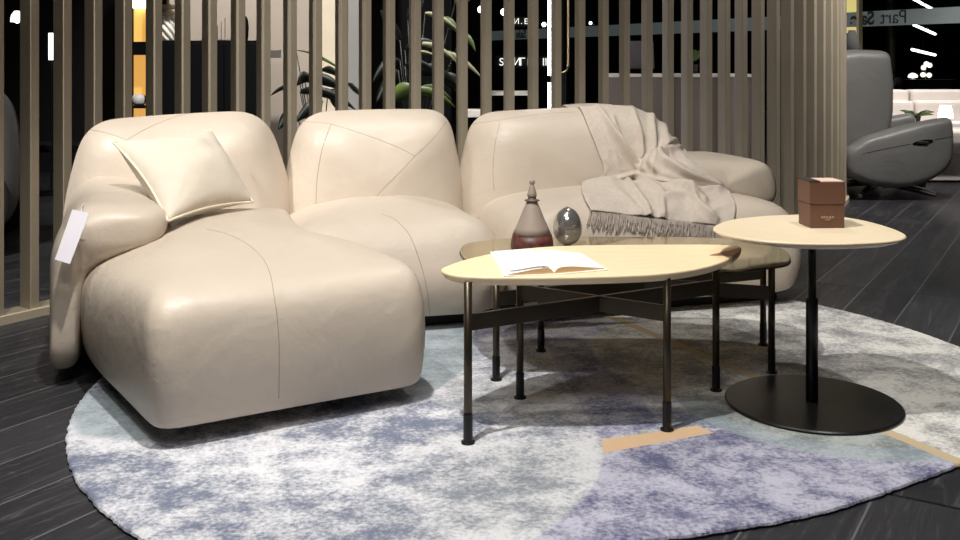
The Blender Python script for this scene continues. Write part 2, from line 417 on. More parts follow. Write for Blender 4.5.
# glass shop front, running away to the left
GA, GB = Vector((5.90, 6.10, 0)), Vector((.163, 16.16, 0)); GD = (GB - GA).normalized(); GL = (GB - GA).length
GR = math.atan2(GD.y, GD.x); GN = Vector((GD.y, -GD.x, 0))
bm = bmesh.new(); g = (GA + GB) / 2; box(bm, (g.x, g.y, 1.75), (GL, .02, 3.5), GR); struct('window_1', bm, M['glass'])
bm = bmesh.new(); c = g - GN * .03; box(bm, (c.x, c.y, 1.42), (GL, .006, .146), GR)
fb = obj('window_film', bm, M['band'], None, (c.x, c.y, 1.42)); fb['kind'] = 'structure'
bm = bmesh.new(); t = GA.lerp(GB, .44)
q = Q(859.5, 50, 9.6); box(bm, (q.x, q.y, 1.75), (.03, .05, 3.5), GR); struct('trim_1', bm, mat('post_cream', srgb(196, 184, 150), .5))

def text(body, size, m, loc, rot, name, parent=None, ext=.002, off=0.0, align='CENTER', sx=None):
    cu = bpy.data.curves.new(name, 'FONT'); cu.body = body; cu.size = size; cu.extrude = ext; cu.offset = off; cu.align_x = align
    o = bpy.data.objects.new(name, cu); C.objects.link(o); o.data.materials.append(m)
    bpy.context.view_layer.update(); me = bpy.data.meshes.new_from_object(o.evaluated_get(bpy.context.evaluated_depsgraph_get())); bpy.data.objects.remove(o)
    o = bpy.data.objects.new(name, me); C.objects.link(o)
    o.location = Vector(loc) - (ORG[parent.name] if parent else Vector((0, 0, 0))); o.rotation_euler = rot
    if parent: o.parent = parent
    return o
# lettering on the film, read from the street side
def on_glass(px):
    u = (px - HX) / F; s = (u * GA.y - GA.x) / (GD.x - u * GD.y); return GA + GD * s
for nm, body, px, off in (('film_lettering', 'Part', 896, 0.0), ('film_lettering', 'Sale', 864.5, .006), ('film_lettering', 'Sale', 523, .004), ('film_lettering', 'Part', 474, 0)):
    p = on_glass(px) - GN * .036
    text(body, .18, M['bandtext'], (p.x, p.y, 1.368), (math.pi / 2, 0, GR), nm, fb, .001, off)

# ---------------------------------------------------------------- slat screen (curves away, then bows back)
slat_px = [3 - 9, 29.5, 62.5, 93.5, 123.5, 154, 182.5, 209.5, 238, 263.5, 290, 315.5, 341.5, 365, 389, 415, 438, 462, 486, 509, 533, 556, 580, 603.5, 624.5,
           647, 668, 687, 706, 724, 741, 757, 771.5, 785, 797, 808, 818, 826.5, 833.5, 839, 843]
PHI = [(-10, 58), (120, 53), (290, 40), (480, 24), (600, 14), (680, 19), (742, 27)]
def phi(px):
    for (a, f), (b, g) in zip(PHI, PHI[1:]):
        if px <= b: return math.radians(f + (g - f) * (px - a) / (b - a))
    return math.radians(PHI[-1][1])
def step(p, px0, px1):
    f = phi((px0 + px1) / 2); u = (px1 - HX) / F
    s = (u * p.y - p.x) / (math.cos(f) - u * math.sin(f))
    return p + Vector((math.cos(f), math.sin(f))) * s
p1 = Vector(((29.5 - HX) / F * 3.95, 3.95)); slat_px = [p for p in slat_px if p <= 741]; sp = [step(p1, 29.5, slat_px[0]), p1]
ang_ = [phi(slat_px[0]), phi(29.5)]
for a, b in zip(slat_px[1:], slat_px[2:]): sp.append(step(sp[-1], a, b)); ang_.append(phi(b))
f = math.degrees(phi(741))
for k in range(17):                       # the screen bows back round its end
    f += 3.6; sp.append(sp[-1] + Vector((math.cos(math.radians(f)), math.sin(math.radians(f)))) * .143); ang_.append(math.radians(f))
for k in range(4): sp.insert(0, sp[0] * 2 - sp[1]); ang_.insert(0, ang_[0])
screen = thing('slat_screen', 'tall curved screen of taupe vertical slats behind the beige sofa', 'room divider', (sp[24].x, sp[24].y, 0))
for i, p in enumerate(sp):
    f = ang_[i]; bm = bmesh.new()
    box(bm, (p.x, p.y, 1.76), (.037, .074, 3.46), f, .003); obj('slat', bm, M['slat'], screen)
bm = bmesh.new(); pts = [sp[0] - (sp[1] - sp[0]) * .6] + sp
L_, R_ = [], []
for i, p in enumerate(pts):
    d = (pts[min(i + 1, len(pts) - 1)] - pts[max(i - 1, 0)]).normalized(); n = Vector((d.y, -d.x))
    L_.append(p + n * .055); R_.append(p - n * .055)
ol = L_ + R_[::-1]; lo = [bm.verts.new((*p, 0)) for p in ol]; hi = [bm.verts.new((*p, .032)) for p in ol]; n = len(ol)
for i in range(n): bm.faces.new((lo[i], lo[(i + 1) % n], hi[(i + 1) % n], hi[i]))
m_ = len(pts)
for vs in (lo, hi):
    for i in range(m_ - 1): bm.faces.new((vs[i], vs[i + 1], vs[n - 2 - i], vs[n - 1 - i]))
obj('bottom_rail', bm, M['rail'], screen)
bm = bmesh.new(); lo = [bm.verts.new((*p, 3.46)) for p in ol]; hi = [bm.verts.new((*p, 3.5)) for p in ol]
for i in range(n): bm.faces.new((lo[i], lo[(i + 1) % n], hi[(i + 1) % n], hi[i]))
for vs in (lo, hi):
    for i in range(m_ - 1): bm.faces.new((vs[i], vs[i + 1], vs[n - 2 - i], vs[n - 1 - i]))
obj('top_rail', bm, M['rail'], screen)

# ---------------------------------------------------------------- rug
cx, cy, R0 = .26, 3.2, 1.465
ro = []
a0 = math.atan2(1.86 - cy, -.35 - cx) % (2 * math.pi)
th0, th1 = math.degrees(a0), -14.0 + 0.0
th = th0
while th > th1:
    ro.append(Vector((cx + R0 * math.cos(math.radians(th)), cy + R0 * math.sin(math.radians(th))))); th -= 2
low = [Vector(ro[-1]), Vector((1.44, 2.65)), Vector((1.197, 2.495)), Vector((.81, 2.255)), Vector((.515, 2.142)), Vector((.293, 2.085)), Vector((-.02, 1.975)), Vector(ro[0])]
for i in range(len(low) - 1):
    p0, p1_, p2, p3 = low[max(0, i - 1)], low[i], low[i + 1], low[min(len(low) - 1, i + 2)]
    for k in range(1, 13):
        t = k / 12
        if i == len(low) - 2 and k == 12: break
        ro.append(.5 * (2 * p1_ + (p2 - p0) * t + (2 * p0 - 5 * p1_ + 4 * p2 - p3) * t * t + (3 * p1_ - p0 - 3 * p2 + p3) * t ** 3))
ro = resample(ro, 700); ro = [p * .9855 for p in ro]; cx *= .9855; cy *= .9855
ro = [p + Vector((random.uniform(-.0025, .0025), random.uniform(-.0025, .0025))) for p in ro]
bm = bmesh.new(); R = []
for d, z in ((0.004, .001), (0, .006), (.002, .011), (.008, .014), (.02, .0145)):
    R.append([bm.verts.new((*(p + (Vector((cx, cy)) - p).normalized() * d), z)) for p in ro])
for a, b in zip(R, R[1:]):
    for i in range(len(ro)): bm.faces.new((a[i], a[(i + 1) % len(ro)], b[(i + 1) % len(ro)], b[i]))
bm.faces.new(R[0][::-1]); bm.faces.new(R[-1])
RUG = .0145
tag(obj('rug', bm, M['rug'], None, None), 'large rounded blue grey mottled rug with tan stripes under the tables', 'rug')

# ---------------------------------------------------------------- sofa
O_, U_, V_ = Vector((-.211, 3.643, 0)), Vector((.96, .279, 0)).normalized(), Vector((-.279, .96, 0)).normalized()
def W(u, v, z): return O_ + U_ * u + V_ * v + Vector((0, 0, z))
sofa = thing('sectional_sofa', 'long beige leather sectional sofa with chaise at the left end', 'sofa', W(.1, .3, 0))
def chaise_map(u, v, z):
    k = max(0, min(1, (z - .2) / .25))
    dz = -.075 * k * max(0, min(1, (-.92 - u) / .3)) ** 1.2 + .012 * k * math.exp(-((v - .25) / .3) ** 2)
    t = max(0.0, (.30 - z) / .24)                      # skirts draw in towards the floor
    return W(u * (1 - .012 * t), v + .02 * t, z + dz)
ol = round_poly([(-.905, -.94), (-.15, -.755), (-.215, -.30), (-.42, .12), (-.42, .60), (-1.2, .60), (-1.185, -.12)], [.045, .06, .3, .25, .1, .12, .35], 160)
seatC = obj('chaise_seat', cushion(ol, .058, .414, .035, .095, 0, .05, chaise_map, .012, (-.68, -.12), h1=.09, smooth=4), M['leather'], sofa, smooth=True)
ol = round_poly([(-.50, -.02), (.33, -.02), (.335, .62), (-.50, .62)], .14, 128)
seatM = obj('seat', cushion(ol, .062, .418, .05, .14, 0, .06, W, .03, h1=.13, smooth=8), M['leather'], sofa, smooth=True)
ol = round_poly([(.345, -.02), (1.60, -.03), (1.60, .62), (.345, .62)], .13, 160)
seatR = obj('seat', cushion(ol, .062, .43, .05, .12, 0, .06, W, .025, h1=.12, smooth=7), M['leather'], sofa, smooth=True)
def back(outline, v0, v1, ctr):
    def mp(a, b, c):
        lean = .10 * max(0, b - .35)
        return W(a, -c + lean, b)
    return cushion(outline, -v1, -v0, .12, .13, .01, .035, mp, .02, ctr, smooth=8)
ol = round_poly([(-1.285, .12), (-1.275, .45), (-1.195, .755), (-.52, .788), (-.405, .42), (-.425, .12)], [.05, .2, .11, .13, .2, .05], 150)
backL = obj('backrest', back(ol, .50, .80, (-.84, .45)), M['leather'], sofa, smooth=True)
ol = round_poly([(-.425, .12), (-.435, .42), (-.35, .775), (.275, .78), (.335, .42), (.325, .12)], [.05, .2, .12, .10, .2, .05], 150)
backM = obj('backrest', back(ol, .52, .86, (-.04, .45)), M['leather'], sofa, smooth=True)
ol = round_poly([(.325, .12), (.325, .42), (.415, .765), (1.25, .782), (1.47, .45), (1.48, .12)], [.05, .2, .11, .18, .2, .05], 170)
backR = obj('backrest', back(ol, .52, .88, (.9, .45)), M['leather'], sofa, smooth=True)
def arm_map(a, b, c):
    k = max(0, min(1, (-c - .0) / .75))
    return W(a - .06 * k, -c , b)
ol = round_poly([(-1.23, .035), (-1.15, .035), (-1.125, .33), (-.885, .425), (-.875, .525), (-1.02, .562), (-1.16, .562), (-1.235, .43)], [.03, .04, .06, .07, .07, .12, .12, .2], 150)
armL = obj('armrest', cushion(ol, -.62, .275, .05, .085, 0, .012, arm_map, .004, (-1.165, .47), h1=.10, smooth=4), M['leather'], sofa, smooth=True)
ol = round_poly([(1.10, .38), (1.64, .38), (1.655, .46), (1.61, .572), (1.30, .578), (1.10, .578)], [.05, .06, .08, .06, .12, .1], 110)
armR = obj('armrest', cushion(ol, -.80, -.22, .05, .06, 0, .02, lambda a, b, c: W(a, -c, b), .006, h1=.08, smooth=4), M['leather'], sofa, smooth=True)
ol = round_poly([(1.24, .075), (1.61, .075), (1.615, .42), (1.24, .42)], .06, 90)
obj('side_panel', cushion(ol, -.86, -.35, .06, .06, 0, .0, lambda a, b, c: W(a, -c, b), .0, smooth=3), M['leather'], sofa, smooth=True)
bm = bmesh.new()
for ol in ([(-.83, -.70), (-.24, -.57), (-.46, .1), (-.46, .75), (-1.08, .75), (-1.05, -.1)], [(-.5, .09), (1.53, .09), (1.53, .78), (-.5, .78)]):
    o2 = [Vector(W(a, b, 0)[:2]) for a, b in ol]
    slab(bm, o2, RUG + .0008 if ol[0][0] < -.6 else RUG + .001, .09)
obj('plinth', bm, M['plinth'], sofa)

def bvh_of(objs):
    vs, fs = [], []
    for o in objs:
        k = len(vs); w = ORG[o.name]
        vs += [v.co + w for v in o.data.vertices]; fs += [[i + k for i in p.vertices] for p in o.data.polygons]
    return BVHTree.FromPolygons(vs, fs)
EYE = Vector((0, 0, CAMH))
ALLSOFA = bvh_of([seatC, seatM, seatR, backL, backM, backR, armL, armR])
def hit(px, py, tree=ALLSOFA):
    d = Vector(((px - HX) / F, 1, -(py - HY) / F)).normalized()
    return tree.ray_cast(EYE, d)
def seam(part, px_pts, r=.0018, m='seam'):
    tr = bvh_of([part]); pts = []
    cur = spline([(a, b, 0) for a, b in px_pts], 0, False) if len(px_pts) > 2 else [Vector((*px_pts[0], 0)).lerp(Vector((*px_pts[1], 0)), k / 16) for k in range(17)]
    for p in cur:
        l, n, i, d = hit(p.x, p.y, tr)
        if l and d < 9 and (not pts or (l - pts[-1]).length > .004) and (not pts or (l - pts[-1]).length < .2): pts.append(l - n * (0.0008 if n.dot(l - EYE) < 0 else -.0008))
    if len(pts) > 2: obj('seam', tube(bmesh.new(), pts, r, 6), M[m], part, smooth=True)
seam(seatC, [(206, 229), (232, 236), (255, 250), (268, 268), (274, 295), (279, 340), (279, 398)])
seam(backL, [(88, 129), (110, 134), (130, 141)])
seam(backL, [(128, 139), (150, 127), (175, 117), (196, 112)])
seam(backM, [(331, 124), (360, 133), (395, 146), (415, 156)])
seam(backM, [(446, 122), (432, 140), (415, 156)])
seam(backM, [(415, 156), (402, 170), (386, 186), (377, 196)])
seam(backM, [(331, 124), (322, 150), (317, 180), (316, 205)])
seam(backM, [(299, 122), (315, 122), (331, 124)])
seam(seatM, [(381, 214), (390, 217), (398, 222), (410, 236), (420, 262), (427, 290), (430, 318)], .0018)
seam(backR, [(470, 124), (500, 120), (540, 114), (575, 112)], .0016)
seam(backR, [(500, 122), (495, 145), (493, 170), (494, 190)], .0016)

# price tag
t_ = [Q(72.5, 209.5, 3.015), Q(89.5, 213, 3.01), Q(70, 264, 2.965), Q(55, 259.5, 2.97)]
bm = bmesh.new(); nn = (t_[1] - t_[0]).cross(t_[3] - t_[0]).normalized() * .0012
a_ = [bm.verts.new(p + nn) for p in t_]; b_ = [bm.verts.new(p - nn) for p in t_]
bm.faces.new(a_); bm.faces.new(b_[::-1])
for i in range(4): bm.faces.new((a_[i], a_[(i + 1) % 4], b_[(i + 1) % 4], b_[i]))
tg = tag(obj('hang_tag', bm, M['card'], None, t_[0]), 'blank white card tag hanging on the left sofa armrest', 'tag')
l_, n_, i_, d_ = hit(84, 203)
bm = tube(bmesh.new(), [(t_[0] + t_[1]) / 2 + Vector((0, 0, -.006)), ((t_[0] + t_[1]) / 2 + l_) / 2 + Vector((0, -.004, .004)), l_], .0012, 6)
obj('string', bm, M['white'], tg)

# ---------------------------------------------------------------- cushion leaning in the corner
def pillow(name, c00, c10, c11, c01, thick, m, label):
    "corners: bottom left, bottom right, top right, top left"
    n = 36; nrm = ((c10 - c00).cross(c01 - c00)).normalized()
    bm = bmesh.new(); G = {}
    for s in (1, -1):
        for i in range(n + 1):
            for j in range(n + 1):
                if s == -1 and (i in (0, n) or j in (0, n)): G[s, i, j] = G[1, i, j]; continue
                a, b = i / n, j / n
                pinch = .05
                aa = a + pinch * math.sin(math.pi * b) * (1 - 2 * a) * 1.0
                bb = b + pinch * math.sin(math.pi * a) * ((1 - 2 * b) - (1.3 * b * math.sin(math.pi * a) if b > .5 else 0) * (2 * b - 1))
                p = (c00 * (1 - aa) + c10 * aa) * (1 - bb) + (c01 * (1 - aa) + c11 * aa) * bb
                h = (math.sin(math.pi * a) * math.sin(math.pi * b)) ** .48 * thick
                wr = .011 * noise.noise(Vector((a * 4.5, b * 4.5, s)))  * math.sin(math.pi * a) * math.sin(math.pi * b)
                # creases running out of the lower left corner
                rr = math.hypot(a, b); wr += .003 * math.sin(math.atan2(b, a + 1e-6) * 16) * math.exp(-(rr / .22) ** 2) * min(1, rr * 9) * min(a, b) * 14
                G[s, i, j] = bm.verts.new(p + nrm * s * (h + wr))
    for s in (1, -1):
        for i in range(n):
            for j in range(n): bm.faces.new((G[s, i, j], G[s, i + 1, j], G[s, i + 1, j + 1], G[s, i, j + 1]))
    edge = [G[1, i, 0].co.copy() for i in range(n)] + [G[1, n, j].co.copy() for j in range(n)] + [G[1, n - i, n].co.copy() for i in range(n)] + [G[1, 0, n - j].co.copy() for j in range(n)] + [G[1, 0, 0].co.copy()]
    o = tag(obj(name, bm, m, None, c00, smooth=True), label, 'cushion')
    obj('piping', tube(bmesh.new(), edge, .0045, 8), M['piping'], o, smooth=True)
    return o
pillow('throw_pillow', Q(168, 221, 3.22), Q(253, 202, 3.66), Q(211, 130, 3.86), Q(113, 142, 3.46), .10, M['pillow'], 'cream velvet throw pillow leaning in the left corner of the sofa')

# ---------------------------------------------------------------- blanket draped over the right backrest and seat
LB = spline([(579, 109, 0), (584, 119, 0), (597, 152, 0), (603, 172, 0), (594, 181, 0), (582, 187, 0), (584, 200, 0), (590, 213, 0)], 0, False)
RB = spline([(652, 111.5, 0), (668, 126, 0), (682, 147, 0), (694, 163, 0), (713, 178, 0), (728, 192, 0), (735, 208, 0), (731, 228, 0)], 0, False)
def at(cur, t):
    x = t * (len(cur) - 1); i = min(int(x), len(cur) - 2); return cur[i].lerp(cur[i + 1], x - i)
FOLDS = [([(595, 106), (614, 136), (637, 169)], .017, 3.2), ([(631, 108), (639, 139), (641, 170)], .014, 3.0), ([(650, 112), (652, 147), (648, 172)], .016, 3.2),
         ([(676, 139), (661, 149), (654, 167)], .018, 3.4), ([(681, 149), (666, 156), (660, 172)], .02, 3.2), ([(664, 163), (692, 177), (719, 185)], .018, 3.2),
         ([(586, 183), (611, 183), (635, 175)], .022, 3.4), ([(626, 183), (645, 209), (650, 223)], .012, 3.2), ([(637, 178), (661, 196), (662, 218)], .012, 3.4),
         ([(666, 201), (694, 196), (719, 191)], .012, 3.4), ([(679, 185), (700, 209), (715, 221)], .013, 3.4), ([(612, 120), (622, 150), (632, 166)], .008, 3),
         ([(661, 120), (664, 140), (660, 150)], .012, 3), ([(640, 176), (668, 184), (704, 203)], .013, 3.2), ([(612, 190), (630, 205), (640, 216)], .005, 4)]
def segd(p, pl):
    best = 1e9
    for a, b in zip(pl, pl[1:]):
        ax, ay = a; dx, dy = b[0] - ax, b[1] - ay
        t = max(0, min(1, ((p.x - ax) * dx + (p.y - ay) * dy) / (dx * dx + dy * dy)))
        best = min(best, math.hypot(p.x - ax - t * dx, p.y - ay - t * dy))
    return best
NS, NT = 110, 110
RSOFA = bvh_of([seatR, backR, armR])
grid = []; fold = []
for j in range(NT + 1):
    row = []; fr = []
    for i in range(NS + 1):
        p = at(LB, j / NT).lerp(at(RB, j / NT), i / NS)
        p = Vector((p.x, p.y + (5.0 * math.sin(math.pi * i / NS) * max(0, 1 - j / NT * 4) * -.55), 0))
        l, nrm, k, d = hit(p.x, p.y, RSOFA); yy = p.y
        while l is None or d > 7: yy += .5; l, nrm, k, d = hit(p.x, yy, RSOFA)
        if nrm.dot(l - EYE) > 0: nrm = -nrm
        row.append([l.copy(), nrm.copy()])
        fr.append((.25 + .75 * min(1, max(0, j / NT - .02) / .16)) * (1 - .7 * max(0, (i / NS - .85) / .15)) * sum(a * 1.85 * math.exp(-abs(segd(p, pl) / (w * .85)) ** 1.6) for pl, a, w in FOLDS))
    grid.append(row); fold.append(fr)
for _ in range(10):
    g2 = [[c[0] for c in r] for r in grid]; n2 = [[c[1] for c in r] for r in grid]
    for j in range(1, NT):
        for i in range(1, NS):
            grid[j][i][0] = (g2[j][i] * 2 + g2[j - 1][i] + g2[j + 1][i] + g2[j][i - 1] + g2[j][i + 1]) / 6
            grid[j][i][1] = (n2[j][i] + n2[j - 1][i] + n2[j + 1][i] + n2[j][i - 1] + n2[j][i + 1]).normalized()
rows = []
top = [grid[0][i][0] for i in range(NS + 1)]
for kk, (dv, dz) in enumerate(((.34, -.30), (.33, -.16), (.29, -.05), (.2, -.0), (.1, .0))):
    r = []
    for i, p in enumerate(top):
        q = p + V_ * dv
        if kk >= 2:
            l, nrm, k, d = RSOFA.ray_cast(Vector((q.x, q.y, 2)), Vector((0, 0, -1)))
            z = l.z if l and l.z > .55 else p.z + dz
            q = Vector((q.x, q.y, max(z, p.z - .12) + .008))
        else: q = Vector((q.x, q.y, p.z + dz))
        r.append(q)
    rows.append(r)
for j in range(NT + 1):
    r = []
    for i in range(NS + 1):
        l, nrm = grid[j][i]; nz = noise.noise(Vector((i * .075, j * .06, 3))); n3 = abs(noise.noise(Vector((i * .05 + j * .03, j * .055 - i * .02, 8)))); ed = min(1, (j + 1) / 14, (NS - i + 2) / 10); h = .009 + fold[j][i] + (.006 * nz + .016 * (.35 - min(.35, n3)) * (1 if j > 30 else .4)) * ed
        r.append(l + (nrm * .75 + Vector((0, -.15, .25))).normalized() * h)
    rows.append(r)
bm = bmesh.new(); vv = [[bm.verts.new(p) for p in r] for r in rows]
for a, b in zip(vv, vv[1:]):
    for i in range(NS): bm.faces.new((a[i], a[i + 1], b[i + 1], b[i]))
bot = [rows[-1][i].copy() for i in range(NS + 1)]
loc = rows[NT // 2][NS // 2]
bl = tag(obj('throw_blanket', bm, M['blanket'], None, loc, smooth=True), 'crumpled greige fringed throw blanket draped over the right seat of the sofa', 'blanket')
so = bl.modifiers.new('thick', 'SOLIDIFY'); so.thickness = .006; so.offset = 0
bm = bmesh.new()
for i in range(0, 240):
    s = i / 239; p = at(LB, 1).lerp(at(RB, 1), s)
    ln = 15 + random.uniform(-3, 3) + (4 if s < .2 else 0); x0 = p.x + random.uniform(-.4, .4); pts = []
    dx = random.uniform(-4, 4) if s > .18 else random.uniform(-7, 7)
    y0 = p.y - (random.uniform(0, 8) if s < .16 else 1)
    for k in range(6):
        t = k / 5; l, nrm, q, d = hit(x0 + dx * t * t, y0 + ln * t, RSOFA)
        if l is None: break
        if nrm.dot(l - EYE) > 0: nrm = -nrm
        pts.append(l + nrm * (.011 - .005 * t))
    if len(pts) > 2: tube(bm, pts, .0019, 5, .0012)
obj('fringe', bm, M['fringe'], bl, smooth=True)

# ---------------------------------------------------------------- tables
def leg(bm, x, y, z1, r=.0108):
    tube(bm, [(x, y, RUG + .008), (x, y, z1)], r, 16); return bm
def table_legs(root, pts, z1, zb0, zb1, m):
    for x, y in pts:
        l = obj('leg', leg(bmesh.new(), x, y, z1), m, root, smooth=False)
        for f in l.data.polygons: f.use_smooth = len(f.vertices) == 4
        bm = bmesh.new(); lathe(bm, (x, y, RUG), [(.018, 0), (.018, .005), (.0122, .007), (.0122, .075)], 24); obj('foot', bm, M['blackmetal'], l)
    n = len(pts); a, b, c, d = pts
    obj('cross_bar', beam(bmesh.new(), a, c, .012, zb0, zb1), m, root)
    obj('cross_bar', beam(bmesh.new(), b, d, .012, zb0, zb1), m, root)
T1 = .44
px1 = [(441, 269), (446, 272.5), (458, 275.2), (475, 276.4), (500, 277), (550, 277), (600, 276), (650, 274), (685, 270.5), (712, 265), (729, 258.5), (738, 252), (741, 247.8), (735, 245.6), (715, 244.6), (680, 244.4), (640, 244.6), (600, 245), (560, 246), (530, 248), (505, 251), (482, 255.5), (462, 260.5), (448, 265.5)]
ol1 = spline([(*P(a, b, T1)[:2], 0) for a, b in px1], 200); ol1 = [Vector(p[:2]) for p in ol1]
ct = thing('coffee_table', 'oval pale ash coffee table on thin bronze legs, holding the open book', 'table', (.35, 2.83, RUG))
tp = obj('tabletop', slab(bmesh.new(), ol1, T1 - .024, T1, .012), M['ash'], ct, smooth=False)
for f in tp.data.polygons: f.use_smooth = len(f.vertices) == 4 and abs(f.normal.z) < .95
# walnut inlay at the right tip: a wedge of the top and its rim
ins = [p for p in ol1 if (p - Vector(P(737, 252, T1)[:2])).length < .075]
tipc = Vector(P(709, 255.5, T1)[:2])
ins.sort(key=lambda p: math.atan2(p.y - tipc.y, p.x - tipc.x))
bm = bmesh.new(); cc = sum(ol1, Vector((0, 0))) / len(ol1)
def outw(p, d): return p + (p - cc).normalized() * d
t0 = bm.verts.new((*tipc, T1 + .0008)); tv = [bm.verts.new((*outw(p, .0006), T1 + .0008)) for p in ins]; bv = [bm.verts.new((*outw(p, .001), T1 - .010)) for p in ins]; bw = [bm.verts.new((*outw(p, -.007), T1 - .0242)) for p in ins]
for i in range(len(ins) - 1):
    bm.faces.new((t0, tv[i], tv[i + 1])); bm.faces.new((tv[i], bv[i], bv[i + 1], tv[i + 1])); bm.faces.new((bv[i], bw[i], bw[i + 1], bv[i + 1]))
w_ = obj('walnut_inlay', bm, M['walnut'], tp); w_['label'] = 'dark walnut wedge at the right tip'
table_legs(ct, [tuple(P(468, 443, RUG)[:2]), tuple(P(667, 430, RUG)[:2]), (.708, 3.0), tuple(P(520, 398, RUG)[:2])], T1 - .008, T1 - .135, T1 - .092, M['bronze'])

T2 = .36
ol2 = [(-.066, 3.46), (-.058, 3.33), (-.02, 3.19), (.04, 3.085), (.13, 3.055), (.3, 3.055), (.5, 3.062), (.66, 3.08), (.78, 3.10), (.89, 3.15), (.985, 3.21), (1.03, 3.33), (1.035, 3.46), (.97, 3.585), (.8, 3.65), (.5, 3.665), (.25, 3.66), (.08, 3.62), (-.03, 3.55)]
ol2 = [Vector(p[:2]) for p in spline([(*p, 0) for p in ol2], 200)]
gt = thing('coffee_table', 'lower smoked beige glass coffee table nested behind the pale ash table', 'table', (.55, 3.3, RUG))
g_ = obj('glass_top', slab(bmesh.new(), ol2, T2 - .012, T2, .0), M['smoked'], gt)
bm = bmesh.new(); rim = [Vector((*p, T2 - .013)) for p in ol2]
tube(bm, rim + [rim[0]], .003, 8); obj('rim', bm, M['bronze'], gt, smooth=True)
table_legs(gt, [(.05, 3.10), (.925, 3.172), (.986, 3.482), tuple(P(541, 351, RUG)[:2])], T2 - .014, T2 - .115, T2 - .072, M['bronze'])

T3 = .517
px3 = [(713, 228), (720, 223), (735, 219), (760, 216.2), (785, 214.8), (815, 214.6), (840, 216.5), (862, 220), (882, 225), (898, 230.5), (906, 235), (904, 238.2), (892, 240.6), (870, 242.2), (840, 243.2), (805, 243), (770, 241), (742, 237.5), (722, 233)]
ol3 = [Vector(p[:2]) for p in spline([(*P(a, b, T3)[:2], 0) for a, b in px3], 160)]
st = thing('side_table', 'tall cream pedestal side table on a round black plate, holding the brown box', 'table', (.958, 2.88, RUG))
o_ = obj('tabletop', slab(bmesh.new(), ol3, T3 - .016, T3, .014), M['sidetop'], st)
for f in o_.data.polygons: f.use_smooth = len(f.vertices) == 4 and abs(f.normal.z) < .95
sc_ = sum(ol3, Vector((0, 0))) / len(ol3)
bm = slab(bmesh.new(), [sc_ + (p - sc_) * .82 + Vector((.015, 0)) for p in ol3], T3 - .026, T3 - .0155, .006); obj('mounting_plate', bm, mat('plate_white', srgb(214, 210, 204), .4), st)
pb = lathe(bmesh.new(), (.956, 2.88, RUG), [(.017, .009), (.017, .3), (.016, .305), (.0115, .307), (.0115, T3 - .026 - RUG)], 24); obj('pole', pb, M['blackmetal'], st, smooth=True)
bm = lathe(bmesh.new(), (.958, 2.88, RUG), [(.242, 0), (.246, .002), (.246, .006), (.242, .009), (.02, .010)], 96); o_ = obj('base_plate', bm, M['plate'], st)

# ---------------------------------------------------------------- things on the tables
# brown carton
A0 = P(810, 228.5, T3); A1 = P(845, 229.2, T3); ux = Vector((1, .045, 0)).normalized(); w = .1; vx = Vector((-ux.y, ux.x, 0)); 
vx = (vx * .98 - ux * .0).normalized()
A0 = Vector((A0.x, A0.y, T3 + .0005)); bc = A0 + ux * .052 + vx * .048
ang = math.atan2(ux.y, ux.x)
bx = thing('gift_box', 'square brown carton with small pale lettering on the pedestal table', 'box', (bc.x, bc.y, T3 + .0005))
obj('body', box(bmesh.new(), (bc.x, bc.y, T3 + .0355), (.101, .093, .07), ang, .0012), M['boxbrown'], bx)
obj('lid', box(bmesh.new(), (bc.x, bc.y, T3 + .1025), (.1055, .0975, .064), ang, .0012), M['boxbrown'], bx)
bm = bmesh.new(); c_ = bc + Vector((0, 0, .1352)); box(bm, (c_.x + ux.x * .008, c_.y + ux.y * .008, T3 + .1353), (.086, .088, .0016), ang); o_ = obj('top_panel', bm, M['boxin'], bx)
bm = bmesh.new(); c_ = bc - ux * .038; box(bm, (c_.x, c_.y, T3 + .1362), (.032, .099, .004), ang, .001); obj('ribbon', bm, M['boxdark'], bx)
f_ = A0 + ux * .052 - vx * .0005
for s_, z_, sz in (('NATUZZI', .0295, .0088), ('ITALIA', .0235, .0052)):
    text(s_, sz, M['goldtext'], (f_.x, f_.y, T3 + z_), (math.pi / 2, 0, ang), 'lettering', bx, .0003)

# open book
bk = thing('open_book', 'open white paged book lying on the pale ash table', 'book', (.18, 2.76, T1))
S0, S1 = Vector((.195, 2.632)), Vector((.165, 2.925)); L0, L1 = Vector((.075, 2.612)), Vector((.042, 2.93)); R0_, R1_ = Vector((.335, 2.69)), Vector((.285, 2.915))
def pages(a0, a1, name):
    bm = bmesh.new(); n = 16; top = []; bot = []
    for k in range(n + 1):
        t = k / n; h = .003 + .014 * math.sin(math.pi * min(1, t * 1.0) ** .5) * (1 - .3 * t) if k else .003
        f, b = S0.lerp(a0, t), S1.lerp(a1, t)
        top.append((bm.verts.new((*f, T1 + .003 + h)), bm.verts.new((*b, T1 + .003 + h * .5))))
        bot.append((bm.verts.new((*f, T1 + .003)), bm.verts.new((*b, T1 + .003))))
    for k in range(n):
        f = bm.faces.new((top[k][0], top[k + 1][0], top[k + 1][1], top[k][1])); f.material_index = 0
        for q in ((bot[k][0], bot[k + 1][0], top[k + 1][0], top[k][0]), (bot[k][1], top[k][1], top[k + 1][1], bot[k + 1][1]), (bot[k][0], bot[k][1], bot[k + 1][1], bot[k + 1][0])):
            bm.faces.new(q).material_index = 1
    for k in (0, n): bm.faces.new((bot[k][0], top[k][0], top[k][1], bot[k][1])).material_index = 1
    return obj(name, bm, [M['paper'], M['pagedge']], bk)
pages(L0, L1, 'page_block'); pages(R0_, R1_, 'page_block')
bm = bmesh.new(); cv = [L0 + Vector((-.012, -.006)), S0 + Vector((0, -.006)), R0_ + Vector((.008, -.006)), R1_ + Vector((.008, .005)), S1 + Vector((0, .006)), L1 + Vector((-.012, .006))]
